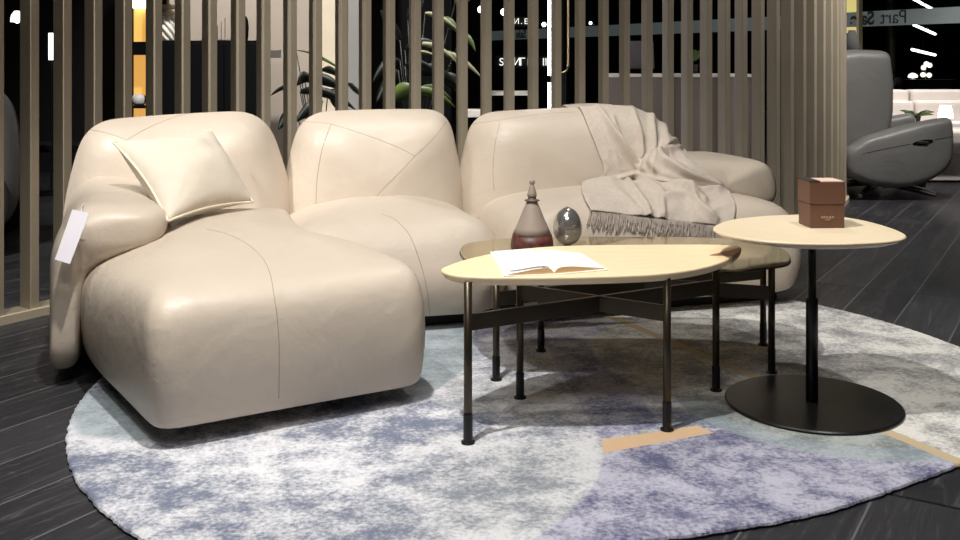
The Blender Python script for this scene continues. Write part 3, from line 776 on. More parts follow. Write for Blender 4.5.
lo = [bm.verts.new((*p, T1 + .0004)) for p in cv]; hi = [bm.verts.new((*p, T1 + .003)) for p in cv]
bm.faces.new(lo[::-1]); bm.faces.new(hi)
for i in range(6): bm.faces.new((lo[i], lo[(i + 1) % 6], hi[(i + 1) % 6], hi[i]))
obj('cover', bm, M['paper'], bk)
# a loose leaf lifting at the left
bm = bmesh.new(); n = 8; r0_ = []
for k in range(n + 1):
    t = k / n; f, b = S0.lerp(L0 + Vector((.004, .02)), t), S1.lerp(L1 + Vector((0, -.005)), t)
    h = .0165 * math.sin(math.pi * t ** .5) * (1 - .3 * t) + .004 + .004 * t
    r0_.append((bm.verts.new((*f, T1 + .003 + h)), bm.verts.new((*b, T1 + .003 + h * .5))))
for a, b in zip(r0_, r0_[1:]): bm.faces.new((a[0], b[0], b[1], a[1]))
o_ = obj('page', bm, M['paper'], bk); o_.modifiers.new('t', 'SOLIDIFY').thickness = .0006

# decanter and egg stand on the glass table
dc = Vector(((532 - HX) / F * 3.38, 3.38, T2 + .0005)); s = 3.38 / F
de = thing('decanter', 'cone shaped decanter with stopper and mottled red base, beside the silver egg', 'bottle', dc)
obj('base', lathe(bmesh.new(), dc, [(.055, 0), (.066, .002), (.0715, .010), (.0725, .018), (.0715, .034), (.066, .058), (.05, .0585)], 48), M['red'], de, smooth=True)
obj('body', lathe(bmesh.new(), dc, [(.05, .0586), (.065, .0588), (.0545, .082), (.041, .113), (.029, .143), (.0195, .163), (.0165, .168), (.0165, .171)], 48), M['frost'], de, smooth=True)
obj('collar', lathe(bmesh.new(), dc, [(.0165, .1665), (.0255, .171), (.026, .173), (.018, .176), (.0135, .178), (.0135, .183)], 40), mat('collar_brown', srgb(104, 88, 78), .5), de, smooth=True)
obj('stopper', lathe(bmesh.new(), dc, [(.0125, .1832), (.0165, .186), (.015, .196), (.011, .212), (.0078, .222), (.006, .225), (.0085, .229), (.0098, .234), (.0085, .2395), (.004, .243), (.0, .2435)], 32), M['frost'], de, smooth=True)
ec = Vector(((567.5 - HX) / F * 3.5, 3.5, T2 + .0005)); prof = []
for k in range(33):
    t = k / 32; a = math.pi * t; z = .066 - .066 * math.cos(a); r = .0505 * math.sin(a) ** .92 * (1 + .10 * math.cos(a)) if 0 < k < 32 else 0
    if t > .78: r *= 1 - .22 * ((t - .78) / .22)
    prof.append((max(r, .0), z))
prof[0] = (.010, .0005); prof[-1] = (.002, .134)
tag(obj('ornament_egg', lathe(bmesh.new(), ec, prof, 64), M['chrome'], None, ec, smooth=True), 'shiny silver egg ornament standing beside the decanter', 'ornament')

# ---------------------------------------------------------------- right background: grey recliner, white sofa, low table
RD = 6.55
def pxm(d): return d / F
c0 = Q(878, 200, 7.6)
rc = thing('recliner_armchair', 'dark grey leather swivel recliner at the end of the slat screen', 'armchair', (c0.x, c0.y, 0))
def side_shape(pxs, d0, d1, r, m, name, parent, ctr=None, bulge=.01, crown=.01, rad=.05, N_=110, smooth=4):
    pts = [(q.x, q.z) for q in (Q(a, b, 7.2) for a, b in pxs)]
    ol = round_poly(pts, rad, N_)
    return obj(name, cushion(ol, -d1, -d0, r, r, crown, crown, lambda a, b, c: Vector((a, -c, b)), bulge, ctr, smooth=smooth), m, parent, smooth=True)
side_shape([(836, 54), (868, 50), (902, 51), (906, 80), (906, 115), (897, 160), (836, 172)], 7.37, 7.74, .06, M['greyleather'], 'backrest', rc, rad=.03)
ar = side_shape([(846, 152), (866, 138), (915, 124), (952, 117.5), (954, 140), (952, 166), (930, 182), (900, 189), (866, 184), (846, 174)], 7.16, 7.35, .05, M['greyleather'], 'armrest', rc, rad=[.05, .04, .1, .03, .03, .12, .1, .1, .08, .05])
seam(ar, [(862, 154), (885, 149), (911, 144)], .003, 'terracotta'); seam(ar, [(935, 139.5), (944, 138), (952, 136.5)], .003, 'terracotta')
bm = bmesh.new(); q = Q(923, 142.5, 7.15)
r_ = [(q.x + .075 * math.cos(a), q.z + .002 * 0 + .018 * math.sin(a) + .012 * math.cos(a)) for a in [2 * math.pi * k / 24 for k in range(24)]]
va = [bm.verts.new((x, 7.150, z)) for x, z in r_]; vb = [bm.verts.new((x, 7.18, z)) for x, z in r_]
bm.faces.new(va); 
for i in range(24): bm.faces.new((va[i], va[(i + 1) % 24], vb[(i + 1) % 24], vb[i]))
hs = obj('handle_recess', bm, M['black'], ar)
bm = box(bmesh.new(), (q.x, 7.146, q.z), (.075, .012, .014), 0, .003); obj('pull_handle', bm, M['steel'], hs)
side_shape([(846, 150), (940, 128), (944, 165), (905, 184), (850, 182)], 7.37, 7.74, .06, M['greyleather'], 'seat', rc, rad=.06)
side_shape([(846, 150), (866, 138), (915, 124), (952, 117.5), (954, 140), (952, 166), (930, 182), (900, 189), (866, 184), (846, 174)], 7.76, 7.94, .05, M['greyleather'], 'armrest', rc, rad=.05)
obj('swivel_base', lathe(bmesh.new(), (c0.x, 7.55, 0), [(.05, .05), (.05, .15), (.07, .2)], 32), M['steel'], rc)
for k in range(4):
    a = math.radians(-42 + 90 * k); e = Vector((c0.x + .40 * math.cos(a), 7.55 + .40 * math.sin(a), .03)); obj('foot', tube(bmesh.new(), [(c0.x, 7.55, .115), e], .042, 10, .016), M['steel'], rc)
ws = Q(930, 130, 7.35)
wf = thing('sectional_sofa', 'white upholstered sofa by the glass front behind the grey recliner', 'sofa', (4.0, 8.6, 0))
def bxo(name, c, sz, m, par, rz=0, bev=.03):
    o = obj(name, box(bmesh.new(), c, sz, rz, bev), m, par, smooth=False); return o
X0 = Q(884, 0, 8.55).x; X1 = Q(914, 0, 8.55).x; X2 = X1 + 1.0
for a, b in ((X0, X1 - .006), (X1 + .006, X2)):
    bxo('backrest', ((a + b) / 2, 8.72, .585), (b - a, .2, .35), M['whitefab'], wf, 0, .04)
    bxo('back_cushion', ((a + b) / 2, 8.6, .53), (b - a, .16, .28), M['whitefab'], wf, 0, .04)
    bxo('seat', ((a + b) / 2, 8.45, .33), (b - a, .4, .2), M['whitefab'], wf, 0, .04)
bxo('base', ((X0 + X2) / 2, 8.48, .125), (X2 - X0 - .02, .36, .22), M['whitefab'], wf, 0, .01)
lt = thing('low_table', 'low white table in front of the white sofa', 'table', (3.7, 8.06, 0))
tx = Q(960, 0, 8.0).x
bxo('tabletop', (tx - .02, 8.07, .5), (.95, .25, .03), M['white'], lt, 0, .005)
for dx in (-.30, .26): bxo('leg', (tx + dx, 8.07, .2425), (.03, .2, .485), M['black'], lt, 0, .003)
q = Q(945.5, 119, 8.05)
tl = thing('table_lamp', 'small lit white lampshade on the low white table', 'lamp', (q.x, 8.05, .516))
obj('shade', lathe(bmesh.new(), (q.x, 8.05, .55), [(.062, 0), (.042, .10), (.038, .10)], 32), M['warmglow'], tl, smooth=True)
obj('base', lathe(bmesh.new(), (q.x, 8.05, .516), [(.03, 0), (.03, .008), (.006, .012), (.006, .05)], 24), M['steel'], tl, smooth=True)
def leaf(bm, root, tip, wid, sag=.0, up=None, n=10):
    root, tip = Vector(root), Vector(tip); d = tip - root; side = d.cross(Vector((.25, .85, .45)))
    if side.length < 1e-4: side = Vector((1, 0, 0))
    side = side.normalized() if up is None else Vector(up).normalized()
    rows = []
    for k in range(n + 1):
        t = k / n; c = root + d * t + Vector((0, 0, sag * 4 * t * (1 - t))); w = wid * math.sin(math.pi * min(1, .06 + t * .94)) ** .7 * (1 - .35 * t)
        nz = side.cross(d).normalized() * w * .35
        rows.append((bm.verts.new(c - side * w + nz), bm.verts.new(c), bm.verts.new(c + side * w + nz)))
    for a, b in zip(rows, rows[1:]):
        bm.faces.new((a[0], a[1], b[1], b[0])); bm.faces.new((a[1], a[2], b[2], b[1]))
def plant(name, label, base, pot_r, pot_h, sets, stem_r=.006):
    t = thing(name, label, 'plant', base)
    b = Vector(base)
    obj('pot', lathe(bmesh.new(), b, [(pot_r * .75, 0), (pot_r, pot_h), (pot_r * .88, pot_h), (pot_r * .85, pot_h * .85)], 32), M['terracotta'], t, smooth=True)
    for m, leaves in sets:
        bm = bmesh.new(); sb = bmesh.new()
        for (root, tip, wid, sag) in leaves:
            leaf(bm, root, tip, wid * 1.5, sag)
            o0 = b + Vector((0, 0, pot_h * .85)); mid = (o0 + Vector(root)) / 2 + Vector((0, .03, .0)); tube(sb, [o0, mid, root], stem_r * .6, 6)
        o = obj('foliage', bm, m, t, smooth=True); o.modifiers.new('t', 'SOLIDIFY').thickness = .0015
        obj('stems', sb, M['darkleaf'], o, smooth=True)
    return t
pb = (Q(917, 0, 8.02).x, 8.02, .516); lv = []
for k in range(14):
    a = k * 2.4; r = .06 + .06 * random.random(); rt = Vector(pb) + Vector((math.cos(a) * .02, math.sin(a) * .02, .055)); lv.append((rt, rt + Vector((math.cos(a) * r * 1.2, math.sin(a) * r, random.uniform(.0, .045))), .011, .008))
plant('potted_plant', 'little green plant on the low white table', pb, .03, .05, [(M['leaf'], lv)], .002)

# beyond the glass at the right
def lin(name, a, b, d, label):  # reflections of lamps in the glass, built as glowing tubes on added cables
    A, B = Q(*a, d), Q(*b, d + .5); t = thing(name, label, 'lamp', A, 'lamp reflections in the glass built as tubes')
    obj('tube', tube(bmesh.new(), [A, B], .014, 8), M['glow'], t)
    up = bmesh.new(); mid = (A + B) / 2; tube(up, [mid, (mid.x, mid.y, 3.5)], .004, 6); obj('cable', up, M['black'], t)
lin('reflection_tube', (912, -2), (932, 9), 10.8, 'topmost slanting white glow tube imitating a lamp reflection in the glass, above the film band')
lin('reflection_tube', (914, 25), (935, 34), 10.8, 'middle slanting white glow tube imitating a lamp reflection in the glass, just below the film band')
lin('reflection_tube', (912, 49.5), (935, 55), 10.8, 'lowest slanting white glow tube imitating a lamp reflection in the glass')
q = Q(928, 82, 10.6)
cs = thing('console_table', 'black console beyond the glass carrying glowing lamps', 'table', (q.x, 10.6, 0))
bxo('tabletop', (q.x, 10.6, .80), (.62, .35, .03), M['black'], cs, 0, .004)
bxo('front_panel', (q.x, 10.6, .74), (.36, .3, .1), mat('navy_panel', srgb(28, 34, 54), .4), cs, 0, .004)
for dx in (-.28, .28): bxo('leg', (q.x + dx, 10.6, .395), (.03, .3, .78), M['black'], cs, 0, .003)
q1 = Q(925.5, 0, 10.6)
cl = thing('table_lamp', 'cluster lamp of glowing globes on the black console', 'lamp', (q1.x, 10.6, .815))
bm = bmesh.new(); tube(bm, [(q1.x, 10.6, .816), (q1.x, 10.6, .98)], .006, 8); obj('stem', bm, M['gold'], cl)
for dx, dz in ((-.03, .94), (.035, .965), (-.035, .865), (.03, .86), (.0, .98)):
    bm = bmesh.new(); bmesh.ops.create_uvsphere(bm, u_segments=16, v_segments=10, radius=.026, matrix=Matrix.Translation((q1.x + dx, 10.58, dz))); obj('globe', bm, M['warmglow'], cl, smooth=True)
q1 = Q(912, 0, 10.6)
ml = thing('table_lamp', 'glowing white mushroom lamp at the left end of the black console', 'lamp', (q1.x, 10.58, .815))
obj('shade', lathe(bmesh.new(), (q1.x, 10.58, .845), [(.045, -.01), (.05, 0), (.042, .022), (.02, .036), (.002, .04)], 32), M['warmglow'], ml, smooth=True)
obj('stem', lathe(bmesh.new(), (q1.x, 10.58, .8155), [(.03, 0), (.03, .006), (.008, .01), (.008, .03)], 16), M['steel'], ml, smooth=True)
q1 = Q(898.5, 0, 10.2)
po = thing('pouf_ball', 'dull plum ball on a dark stand beyond the glass', 'ornament', (q1.x, 10.2, 0))
bm = bmesh.new(); bmesh.ops.create_uvsphere(bm, u_segments=24, v_segments=14, radius=.045, matrix=Matrix.Translation((q1.x, 10.2, .80))); obj('ball', bm, M['plum'], po, smooth=True)
obj('stand', lathe(bmesh.new(), (q1.x, 10.2, 0), [(.12, 0), (.12, .01), (.012, .02), (.012, .757)], 24), M['black'], po, smooth=True)
q = Q(851.5, 20, 10.4)
bd = thing('light_panel', 'tall lit yellow panel beyond the glass post beside the screen', 'panel', (q.x, 10.4, 0))
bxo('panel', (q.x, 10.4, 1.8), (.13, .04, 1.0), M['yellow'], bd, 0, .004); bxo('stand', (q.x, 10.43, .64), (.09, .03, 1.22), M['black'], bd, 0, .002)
q = Q(852, 45, 8.8)
fl = thing('floor_lamp', 'grey cone shaded floor lamp behind the recliner', 'lamp', (q.x, 8.8, 0))
obj('shade', lathe(bmesh.new(), (q.x, 8.8, 1.03), [(.085, 0), (.03, .25), (.025, .25)], 32), M['greyfab'], fl, smooth=True)
obj('pole', lathe(bmesh.new(), (q.x, 8.8, 0), [(.13, 0), (.13, .015), (.01, .02), (.01, 1.05)], 24), M['black'], fl, smooth=True)

# ---------------------------------------------------------------- behind the screen, left to right
q = Q(-52, 124, 5.2)
tc = thing('tub_chair', 'grey fabric tub chair behind the slats at the far left', 'armchair', (q.x, q.y, 0))
bm = cushion(round_poly([(-.36, .1), (.30, .1), (.33, .55), (.26, .88), (-.3, .88), (-.36, .5)], .22, 90), -.12, .12, .1, .1, .01, .02, lambda a, b, c: Vector((q.x + a, q.y + .1 - c, b)), .01, smooth=4); obj('backrest', bm, M['greyfab'], tc, smooth=True)
bm = cushion(round_poly([(-.34, -.62), (.3, -.62), (.3, .05), (-.34, .05)], .15, 80), .14, .42, .05, .06, 0, .03, lambda a, b, c: Vector((q.x + a, q.y + .05 + .6 * b, c)), .01, smooth=4); obj('seat', bm, M['greyfab'], tc, smooth=True)
for dx in (-.25, .22):
    for dy in (-.2, .12): obj('leg', tube(bmesh.new(), [(q.x + dx, q.y + dy, 0), (q.x + dx, q.y + dy, .17)], .015, 10), M['black'], tc)
q = Q(17, 22, 8.0)
pl = thing('pendant_lamp', 'small white dome pendant behind the slats at the far left', 'lamp', (q.x, q.y, q.z))
obj('shade', lathe(bmesh.new(), q, [(.05, 0), (.044, .055), (.02, .088), (.008, .09)], 32), M['warmglow'], pl, smooth=True)
obj('cord', tube(bmesh.new(), [q + Vector((0, 0, .09)), (q.x, q.y, 3.5)], .003, 6), M['black'], pl)
bm = bmesh.new(); bmesh.ops.create_uvsphere(bm, u_segments=12, v_segments=8, radius=.022, matrix=Matrix.Translation(q + Vector((0, 0, .012)))); obj('bulb', bm, M['glow'], pl, smooth=True)
q = Q(51.5, 60, 7.6)
cl = thing('column_lamp', 'slim white lit cylinder lamp on a dark pole behind the left slats', 'lamp', (q.x, q.y, 0))
obj('shade', lathe(bmesh.new(), (q.x, q.y, q.z), [(.022, 0), (.022, .205)], 20), M['warmglow'], cl, smooth=True)
obj('pole', lathe(bmesh.new(), (q.x, q.y, 0), [(.12, 0), (.12, .012), (.008, .015), (.008, q.z)], 20), M['black'], cl, smooth=True)
q = Q(75, 140, 5.6)
lb = thing('low_bench', 'dark low bench seen between the slats left of the sofa', 'bench', (q.x - .1, 5.9, 0))
bxo('top', (q.x - .1, 5.9, .5), (.9, .3, .04), M['black'], lb, 0, .004)
for dx in (-.4, .38): bxo('leg', (q.x - .1 + dx, 5.9, .24), (.04, .26, .48), M['black'], lb, 0, .004)
tag(bxo('white_case', (q.x + .02, 5.86, .5415), (.09, .12, .042), M['white'], None), 'small white case lying on the dark low bench', 'box')
# display cabinet; its wood back glows in place of lamp light
d = 7.9; q = Q(140, 50, d); w = .135
dcb = thing('display_cabinet', 'tall black display cabinet with amber wood back given its own glow behind the slats', 'cabinet', (q.x, d, 0))
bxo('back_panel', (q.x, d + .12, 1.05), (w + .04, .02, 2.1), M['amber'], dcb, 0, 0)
for sx in (-1, 1): bxo('side_panel', (q.x + sx * (w / 2 + .03), d, 1.05), (.02, .26, 2.1), M['black'], dcb, 0, .002)
z1, z2 = Q(0, 42, d).z, Q(0, 55, d).z
bxo('shelf', (q.x, d - .01, (z1 + z2) / 2), (w + .038, .24, z1 - z2), M['black'], dcb, 0, .002)
z3 = Q(0, 105.5, d).z; bxo('shelf', (q.x, d - .01, z3 - .008), (w + .038, .24, .018), M['black'], dcb, 0, .002)
bxo('shelf', (q.x, d - .01, .05), (w + .038, .24, .1), M['black'], dcb, 0, .002)
zt = Q(0, 9, d).z; bxo('light_box', (q.x, d + .09, zt + .16), (w + .03, .03, .3), M['glow'], dcb, 0, .002)
tag(obj('bowl', lathe(bmesh.new(), (q.x, d - .02, z3 + .0015), [(.03, 0), (.052, .02), (.055, .05), (.05, .075), (.025, .088), (.002, .09)], 28), M['white'], None, (q.x, d - .02, z3), smooth=True), 'round white lidded bowl on the lower shelf of the amber cabinet', 'bowl')
# black bar cabinet with things on it
d = 6.5; xa, xb = Q(157, 0, d).x, Q(259, 0, d).x; zt = Q(0, 40.5, d).z
bc_ = thing('bar_cabinet', 'tall black cabinet standing against the beige wall behind the slats', 'cabinet', ((xa + xb) / 2, d + .15, 0))
bxo('body', ((xa + xb) / 2, d + .17, zt / 2 + .03), (xb - xa, .36, zt - .06), M['black'], bc_, 0, .004)
for k in range(3): 
    wd = (xb - xa) / 3; bxo('door', (xa + wd * (k + .5), d - .014, zt / 2 + .03), (wd - .006, .018, zt - .1), M['black'], bc_, 0, .003)
q = Q(274, 54, d); bxo('handle', ((xb + q.x) / 2 + .03, d + .02, q.z), (abs(q.x - xb) + .02, .03, .05), mat('grey_metal', srgb(96, 90, 84), .4), bc_, 0, .003)
bxo('plinth', ((xa + xb) / 2, d + .17, .03), (xb - xa - .04, .3, .06), M['black'], bc_, 0, .002)
q = Q(168, 40, d + .08); q.z = zt + .0005
sl = thing('table_lamp', 'white ribbed ceramic lamp base on the black bar cabinet', 'lamp', q)
n = 40; bm = bmesh.new(); R = []
for k in range(26):
    t = k / 25; z = t * .16; r = .045 + .012 * math.sin(math.pi * (.15 + t * .75))
    R.append([bm.verts.new((q.x + (r + .006 * math.sin(8 * (2 * math.pi * i / n + t * 2.4))) * math.cos(2 * math.pi * i / n), q.y + (r + .006 * math.sin(8 * (2 * math.pi * i / n + t * 2.4))) * math.sin(2 * math.pi * i / n), q.z + z)) for i in range(n)])
for a, b in zip(R, R[1:]):
    for i in range(n): bm.faces.new((a[i], a[(i + 1) % n], b[(i + 1) % n], b[i]))
bm.faces.new(R[0][::-1]); bm.faces.new(R[-1]); obj('body', bm, mat('rib_white', srgb(240, 234, 222), .5), sl, smooth=True)
obj('neck', lathe(bmesh.new(), q, [(.03, .16), (.052, .17), (.052, .185), (.03, .195), (.03, .205), (.05, .212), (.048, .235), (.01, .24), (.01, .3)], 32), M['creamwall'], sl, smooth=True)
obj('shade', lathe(bmesh.new(), q, [(.14, .3), (.10, .5), (.098, .5)], 32), M['creamwall'], sl, smooth=True)
q = Q(222, 40, d + .05); q.z = zt
ch = thing('candle_holder', 'thin wire candle holder on the black bar cabinet', 'candle holder', q)
for dx in (-.03, -.005, .02): obj('wire', tube(bmesh.new(), [q + Vector((dx, 0, .006)), q + Vector((dx, 0, .13 + dx))], .0022, 6), M['steel'], ch)
bxo('base', (q.x, q.y, q.z + .004), (.1, .05, .007), M['steel'], ch, 0, .001)
q = Q(246, 42, d + .02); q.z = zt
tag(obj('vase', lathe(bmesh.new(), q, [(.012, .0005), (.015, .03), (.018, .09), (.013, .13), (.004, .155), (.001, .16)], 24), M['black'], None, q, smooth=True), 'slim black pointed vase at the right end of the bar cabinet', 'vase')

# plants behind the middle of the sofa
def LQ(a, b, d, d2=None): return (Q(*a, d), Q(*b, d2 or d))
d = 6.15
lv1 = []; lv2 = []; lv3 = []
base = (Q(318, 0, d).x, d, 0)
for a, b, w_, s_ in (((300, 84), (270, 96), .014, .02), ((305, 80), (345, 92), .035, .03), ((322, 70), (343, 80), .022, .02), ((300, 92), (356, 110), .03, .04), ((322, 100), (296, 122), .03, .01), ((328, 92), (345, 112), .05, .0), ((348, 84), (362, 96), .02, .0), ((294, 108), (278, 130), .025, .01), ((310, 76), (297, 84), .03, .01)):
    A, B = LQ(a, b, d, d - .08); lv1.append((A, B, w_, s_))
for a, b, w_, s_ in (((296, 50), (340, 68), .005, .02), ((318, 58), (348, 76), .006, .015)):
    A, B = LQ(a, b, d); lv2.append((A, B, w_, s_))
plant('potted_plant', 'dark leaved plant in front of the cream wall behind the middle seat', base, .16, .32, [(M['darkleaf'], lv1), (M['leaf'], lv2)])
d = 6.7; base = (Q(412, 0, d).x, d, 0); lv1, lv2, lv3 = [], [], []
for a, b, w_, s_ in (((392, 100), (420, 92), .05, .03), ((408, 92), (456, 108), .03, .04), ((420, 88), (452, 100), .02, .03), ((440, 20), (460, 34), .03, .02), ((462, 34), (476, 52), .02, .02), ((455, 4), (480, -12), .03, .0)):
    A, B = LQ(a, b, d, d - .1); lv1.append((A, B, w_, s_))
for a, b, w_, s_ in (((425, 13), (458, 30), .016, .02), ((415, 45), (460, 66), .017, .05), ((440, 52), (482, 78), .020, .03), ((415, 52), (436, 56), .01, .01)):
    A, B = LQ(a, b, d, d - .15); lv2.append((A, B, w_, s_))
for a, b, w_, s_ in (((400, 60), (372, 84), .03, .04), ((405, 50), (440, 46), .03, .03), ((405, 66), (436, 72), .025, .03), ((398, 70), (376, 104), .03, .02), ((410, 72), (460, 88), .04, .05), ((400, 40), (380, 10), .03, .0), ((440, 76), (466, 100), .045, .03), ((408, 20), (425, -10), .03, .0)):
    A, B = LQ(a, b, d, d - .05); lv3.append((A, B, w_, s_))
plant('potted_plant', 'big leafy green and variegated plant behind the gap right of the middle seat', base, .2, .4, [(M['leaf'], lv1), (M['paleleaf'], lv2), (M['darkleaf'], lv3)])

# lit column and arch frame
q = Q(550.5, 0, 6.9)
tb = thing('floor_lamp', 'tall bright white light tube standing behind the slats', 'lamp', (q.x, 6.9, 0))
zz = Q(0, 79, 6.9).z
obj('tube', tube(bmesh.new(), [(q.x, 6.9, .03), (q.x, 6.9, zz - .02)], .017, 14), M['tubeglow'], tb, smooth=True)
obj('tube', tube(bmesh.new(), [(q.x, 6.9, zz + .02), (q.x, 6.9, 2.3)], .017, 14), M['tubeglow'], tb, smooth=True)
obj('bracket', lathe(bmesh.new(), (q.x, 6.9, zz - .024), [(.02, 0), (.02, .048)], 20), M['black'], tb)
obj('base', lathe(bmesh.new(), (q.x, 6.9, 0), [(.12, 0), (.12, .03), (.02, .032)], 24), M['black'], tb)
d = 7.3; q = Q(560, 0, d); zs = Q(0, 76, d).z
mr = thing('standing_mirror', 'rounded brass framed mirror leaning behind the light tube', 'mirror', (q.x, d, 0))
fr_ = round_poly([(q.x - .07, zs + .02), (q.x + .06, zs + .02), (q.x + .06, 2.1), (q.x - .07, 2.1)], .06, 120)
obj('frame', tube(bmesh.new(), [Vector((p.x, d, p.y)) for p in fr_] + [Vector((fr_[0].x, d, fr_[0].y))], .011, 8), M['gold'], mr, smooth=True)
bm = bmesh.new(); bm.faces.new([bm.verts.new((p.x, d + .004, p.y)) for p in fr_]); o_ = obj('mirror_glass', bm, mat('dark_mirror', srgb(90, 88, 86), .05, metal=1), mr); o_.modifiers.new('t', 'SOLIDIFY').thickness = .005
bxo('stand', (q.x - .005, d + .02, (zs + .02) / 2), (.1, .12, zs + .005), M['black'], mr, 0, .004)
# display tables
d = 8.4; xa, xb = Q(488, 0, d).x, Q(532, 0, d).x; zt = Q(0, 93, d).z
dt = thing('display_table', 'dark display table with pale top between the plant and the light tube', 'table', ((xa + xb) / 2, d, 0))
bxo('top', ((xa + xb) / 2, d, zt), (xb - xa, .4, .03), M['palestone'], dt, 0, .003)
for dx in (-.15, .15): bxo('leg', ((xa + xb) / 2 + dx, d, zt / 2 - .01), (.03, .36, zt - .03), M['black'], dt, 0, .002)
d = 7.6; xa, xb = Q(462, 0, d).x, Q(484, 0, d).x; zt = Q(0, 113, d).z
dt = thing('display_table', 'low pale topped stool beside the big leafy plant', 'table', ((xa + xb) / 2, d, 0))
bxo('top', ((xa + xb) / 2, d, zt), (xb - xa, .3, .05), M['palestone'], dt, 0, .004)
bxo('leg', ((xa + xb) / 2, d, zt / 2 - .0125), (.08, .2, zt - .025), M['black'], dt, 0, .002)
# counter with lamp and plant
d = 7.5; xa, xb = Q(606, 0, d).x, Q(752, 0, d).x; zt = Q(0, 74, d).z
ctn = thing('sideboard', 'long taupe sideboard with pale top behind the right slats', 'sideboard', ((xa + xb) / 2, d + .2, 0))
bxo('body', ((xa + xb) / 2, d + .2, (zt - .02) / 2), (xb - xa, .4, zt - .025), M['stone'], ctn, 0, .004)
bxo('top', ((xa + xb) / 2, d + .2, zt - .012), (xb - xa + .02, .42, .024), M['palestone'], ctn, 0, .003)
q = Q(640, 0, d + .2)
gl = thing('table_lamp', 'grey drum shaded lamp on the long taupe sideboard', 'lamp', (q.x, d + .2, zt))
obj('shade', lathe(bmesh.new(), (q.x, d + .2, zt + .04), [(.11, 0), (.10, .21), (.098, .21)], 32), mat('shade_grey', srgb(92, 86, 90), .9), gl, smooth=True)
obj('base', lathe(bmesh.new(), (q.x, d + .2, zt + .0005), [(.06, 0), (.06, .01), (.01, .015), (.01, .06)], 20), M['black'], gl, smooth=True)
q = Q(693, 0, d + .2); b0 = Vector((q.x, d + .2, zt + .0005)); lv = []
for k in range(10):
    a = k * 2.4; rt = b0 + Vector((.01 * math.cos(a), .01 * math.sin(a), .10)); lv.append((rt, rt + Vector((.05 * math.cos(a), .05 * math.sin(a), .03 + .1 * random.random())), .015, .01))
plant('potted_plant', 'small green plant on the long taupe sideboard', tuple(b0), .04, .07, [(M['leaf'], lv)], .002)
# far shop front: globe lamps and lit letters
for k, (a, b, r, lab) in enumerate(((481, 9.5, .06, 'leftmost of the bright round lamps seen far behind the slats'), (504, 12, .06, 'bright round lamp next right from the leftmost far globe'), (544, 24.5, .04, 'small bright round lamp just left of the light tube'), (564, 23, .03, 'tiny bright round lamp just right of the light tube'), (590.5, 23, .028, 'rightmost of the tiny round lamps behind the slats'))):
    q = Q(a, b, 17.5); t = thing('globe_pendant', lab, 'lamp', q, 'globe lamps across the corridor')
    bm = bmesh.new(); bmesh.ops.create_uvsphere(bm, u_segments=16, v_segments=10, radius=r, matrix=Matrix.Translation(q)); obj('globe', bm, M['glow'], t, smooth=True)
    obj('cord', tube(bmesh.new(), [q + Vector((0, 0, r)), (q.x, q.y, 3.5)], .004, 6), M['black'], t)
def sign(label, glyphs, y, size, d):
    q = Q(glyphs[0][1], y, d); root = thing('lit_sign', label, 'sign', q)
    b = box(bmesh.new(), (Q((glyphs[0][1] + glyphs[-1][1]) / 2, y, d).x, d + .05, q.z + size * .3), ((glyphs[-1][1] - glyphs[0][1]) / F * d + size * 1.2, .03, size * 1.3), 0, .004); obj('board', b, M['darkwall'], root)
    for ch_, px in glyphs:
        p = Q(px, y, d); text(ch_, size, M['glowtext'], p, (math.pi / 2, 0, 0), 'letter', root, .01)
M['glowtext'] = mat('letter_glow', (1, 1, 1, 1), .5, emit=(1, .97, .88, 1), estr=1.1)
sign('lit white lettering low on the far shop front behind the slats', [('S', 501.5), ('И', 517), ('Г', 522.5), ('I', 528), ('I', 543.5), ('I', 546), ('I', 548.5), ('C', 563)], 65.5, .2, 18.5)
sign('small lit lettering high on the far shop front behind the slats', [('И', 516.5), ('.', 521.5), ('E', 526), (':', 537)], 24, .15, 18.5)

# ---------------------------------------------------------------- lights
def spot(name, loc, tgt, power, ang=70, blend=.6, size=.05, col=(1, .965, .92)):
    l = bpy.data.lights.new(name, 'SPOT'); l.energy = power; l.spot_size = math.radians(ang); l.spot_blend = blend; l.shadow_soft_size = size; l.color = col
    o = bpy.data.objects.new(name, l); C.objects.link(o); o.location = loc
    o.rotation_euler = (Vector(tgt) - Vector(loc)).to_track_quat('-Z', 'Y').to_euler(); return o
def area(name, loc, sx, sy, power, col=(1, .97, .93), tgt=None):
    l = bpy.data.lights.new(name, 'AREA'); l.shape = 'RECTANGLE'; l.size = sx; l.size_y = sy; l.energy = power; l.color = col
    o = bpy.data.objects.new(name, l); C.objects.link(o); o.location = loc
    if tgt: o.rotation_euler = (Vector(tgt) - Vector(loc)).to_track_quat('-Z', 'Y').to_euler()
    return o
spot('spot_tables', (-.45, 1.9, 3.4), (.35, 2.95, .2), 320, 84, .7, .05)
spot('spot_rear', (.75, 4.6, 3.4), (.6, 3.3, 0), 55, 60, .7, .05)
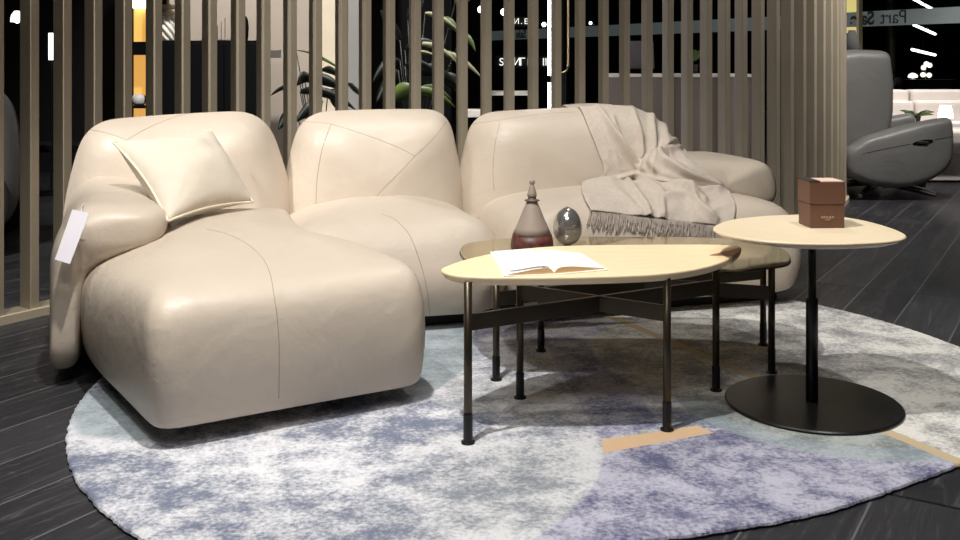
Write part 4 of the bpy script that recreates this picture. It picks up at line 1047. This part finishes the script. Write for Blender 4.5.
spot('spot_chaise', (-1.45, 1.9, 3.4), (-1.0, 3.1, .4), 100, 46, .7, .07)
spot('spot_right', (1.35, 2.5, 3.4), (1.6, 3.2, 0), 105, 42, .7, .06)
spot('spot_sofa', (.2, 2.6, 3.4), (.3, 4.35, .6), 40, 60, .8, .07)
spot('spot_screen_left', (-2.9, 2.1, 3.4), (-1.7, 4.5, .9), 470, 46, .8, .07)
spot('spot_screen_mid', (.0, 4.2, 3.4), (-.4, 5.2, 1.0), 75, 70, .8, .07)
spot('spot_screen_right', (4.2, 5.6, 3.4), (2.1, 6.3, .9), 200, 60, .8, .07)
spot('spot_recliner', (2.7, 5.6, 3.4), (2.95, 7.3, .6), 300, 50, .8, .07)
spot('spot_white_sofa', (4.0, 7.3, 3.4), (3.9, 8.5, .6), 280, 50, .8, .07)
spot('spot_wall', (-1.6, 5.6, 3.4), (-1.5, 7.2, 1.3), 330, 80, .8, .07)
spot('spot_plant', (-.2, 5.7, 3.4), (-.45, 6.7, .9), 70, 50, .8, .05)
spot('spot_front', (-.5, 1.3, 3.4), (-.4, 2.1, 0), 40, 60, .8, .06)
area('fill_area_front', (-.3, .2, 3.45), 1.6, .6, 40, tgt=(-.2, 2.6, .4))  # unseen soft fill added to brighten the chaise front
area('area_back', (1.5, 9.0, 3.45), 2.0, .8, 25)  # unseen area light over the back of the shop

w = bpy.data.worlds.new('World'); SC.world = w; w.use_nodes = True
w.node_tree.nodes['Background'].inputs[0].default_value = (.9, .93, 1, 1); w.node_tree.nodes['Background'].inputs[1].default_value = .12

cam = bpy.data.cameras.new('camera'); co = bpy.data.objects.new('camera', cam); C.objects.link(co)
co.location = (0, 0, CAMH); co.rotation_euler = (math.pi / 2, 0, 0)
cam.sensor_width = 36; cam.lens = 36 * F / 960; cam.shift_y = (HY - 270) / 960; cam.clip_start = .05
SC.camera = co
SC.view_settings.view_transform = 'Standard'; SC.view_settings.look = 'None'; SC.view_settings.gamma = 1; SC.view_settings.exposure = .42
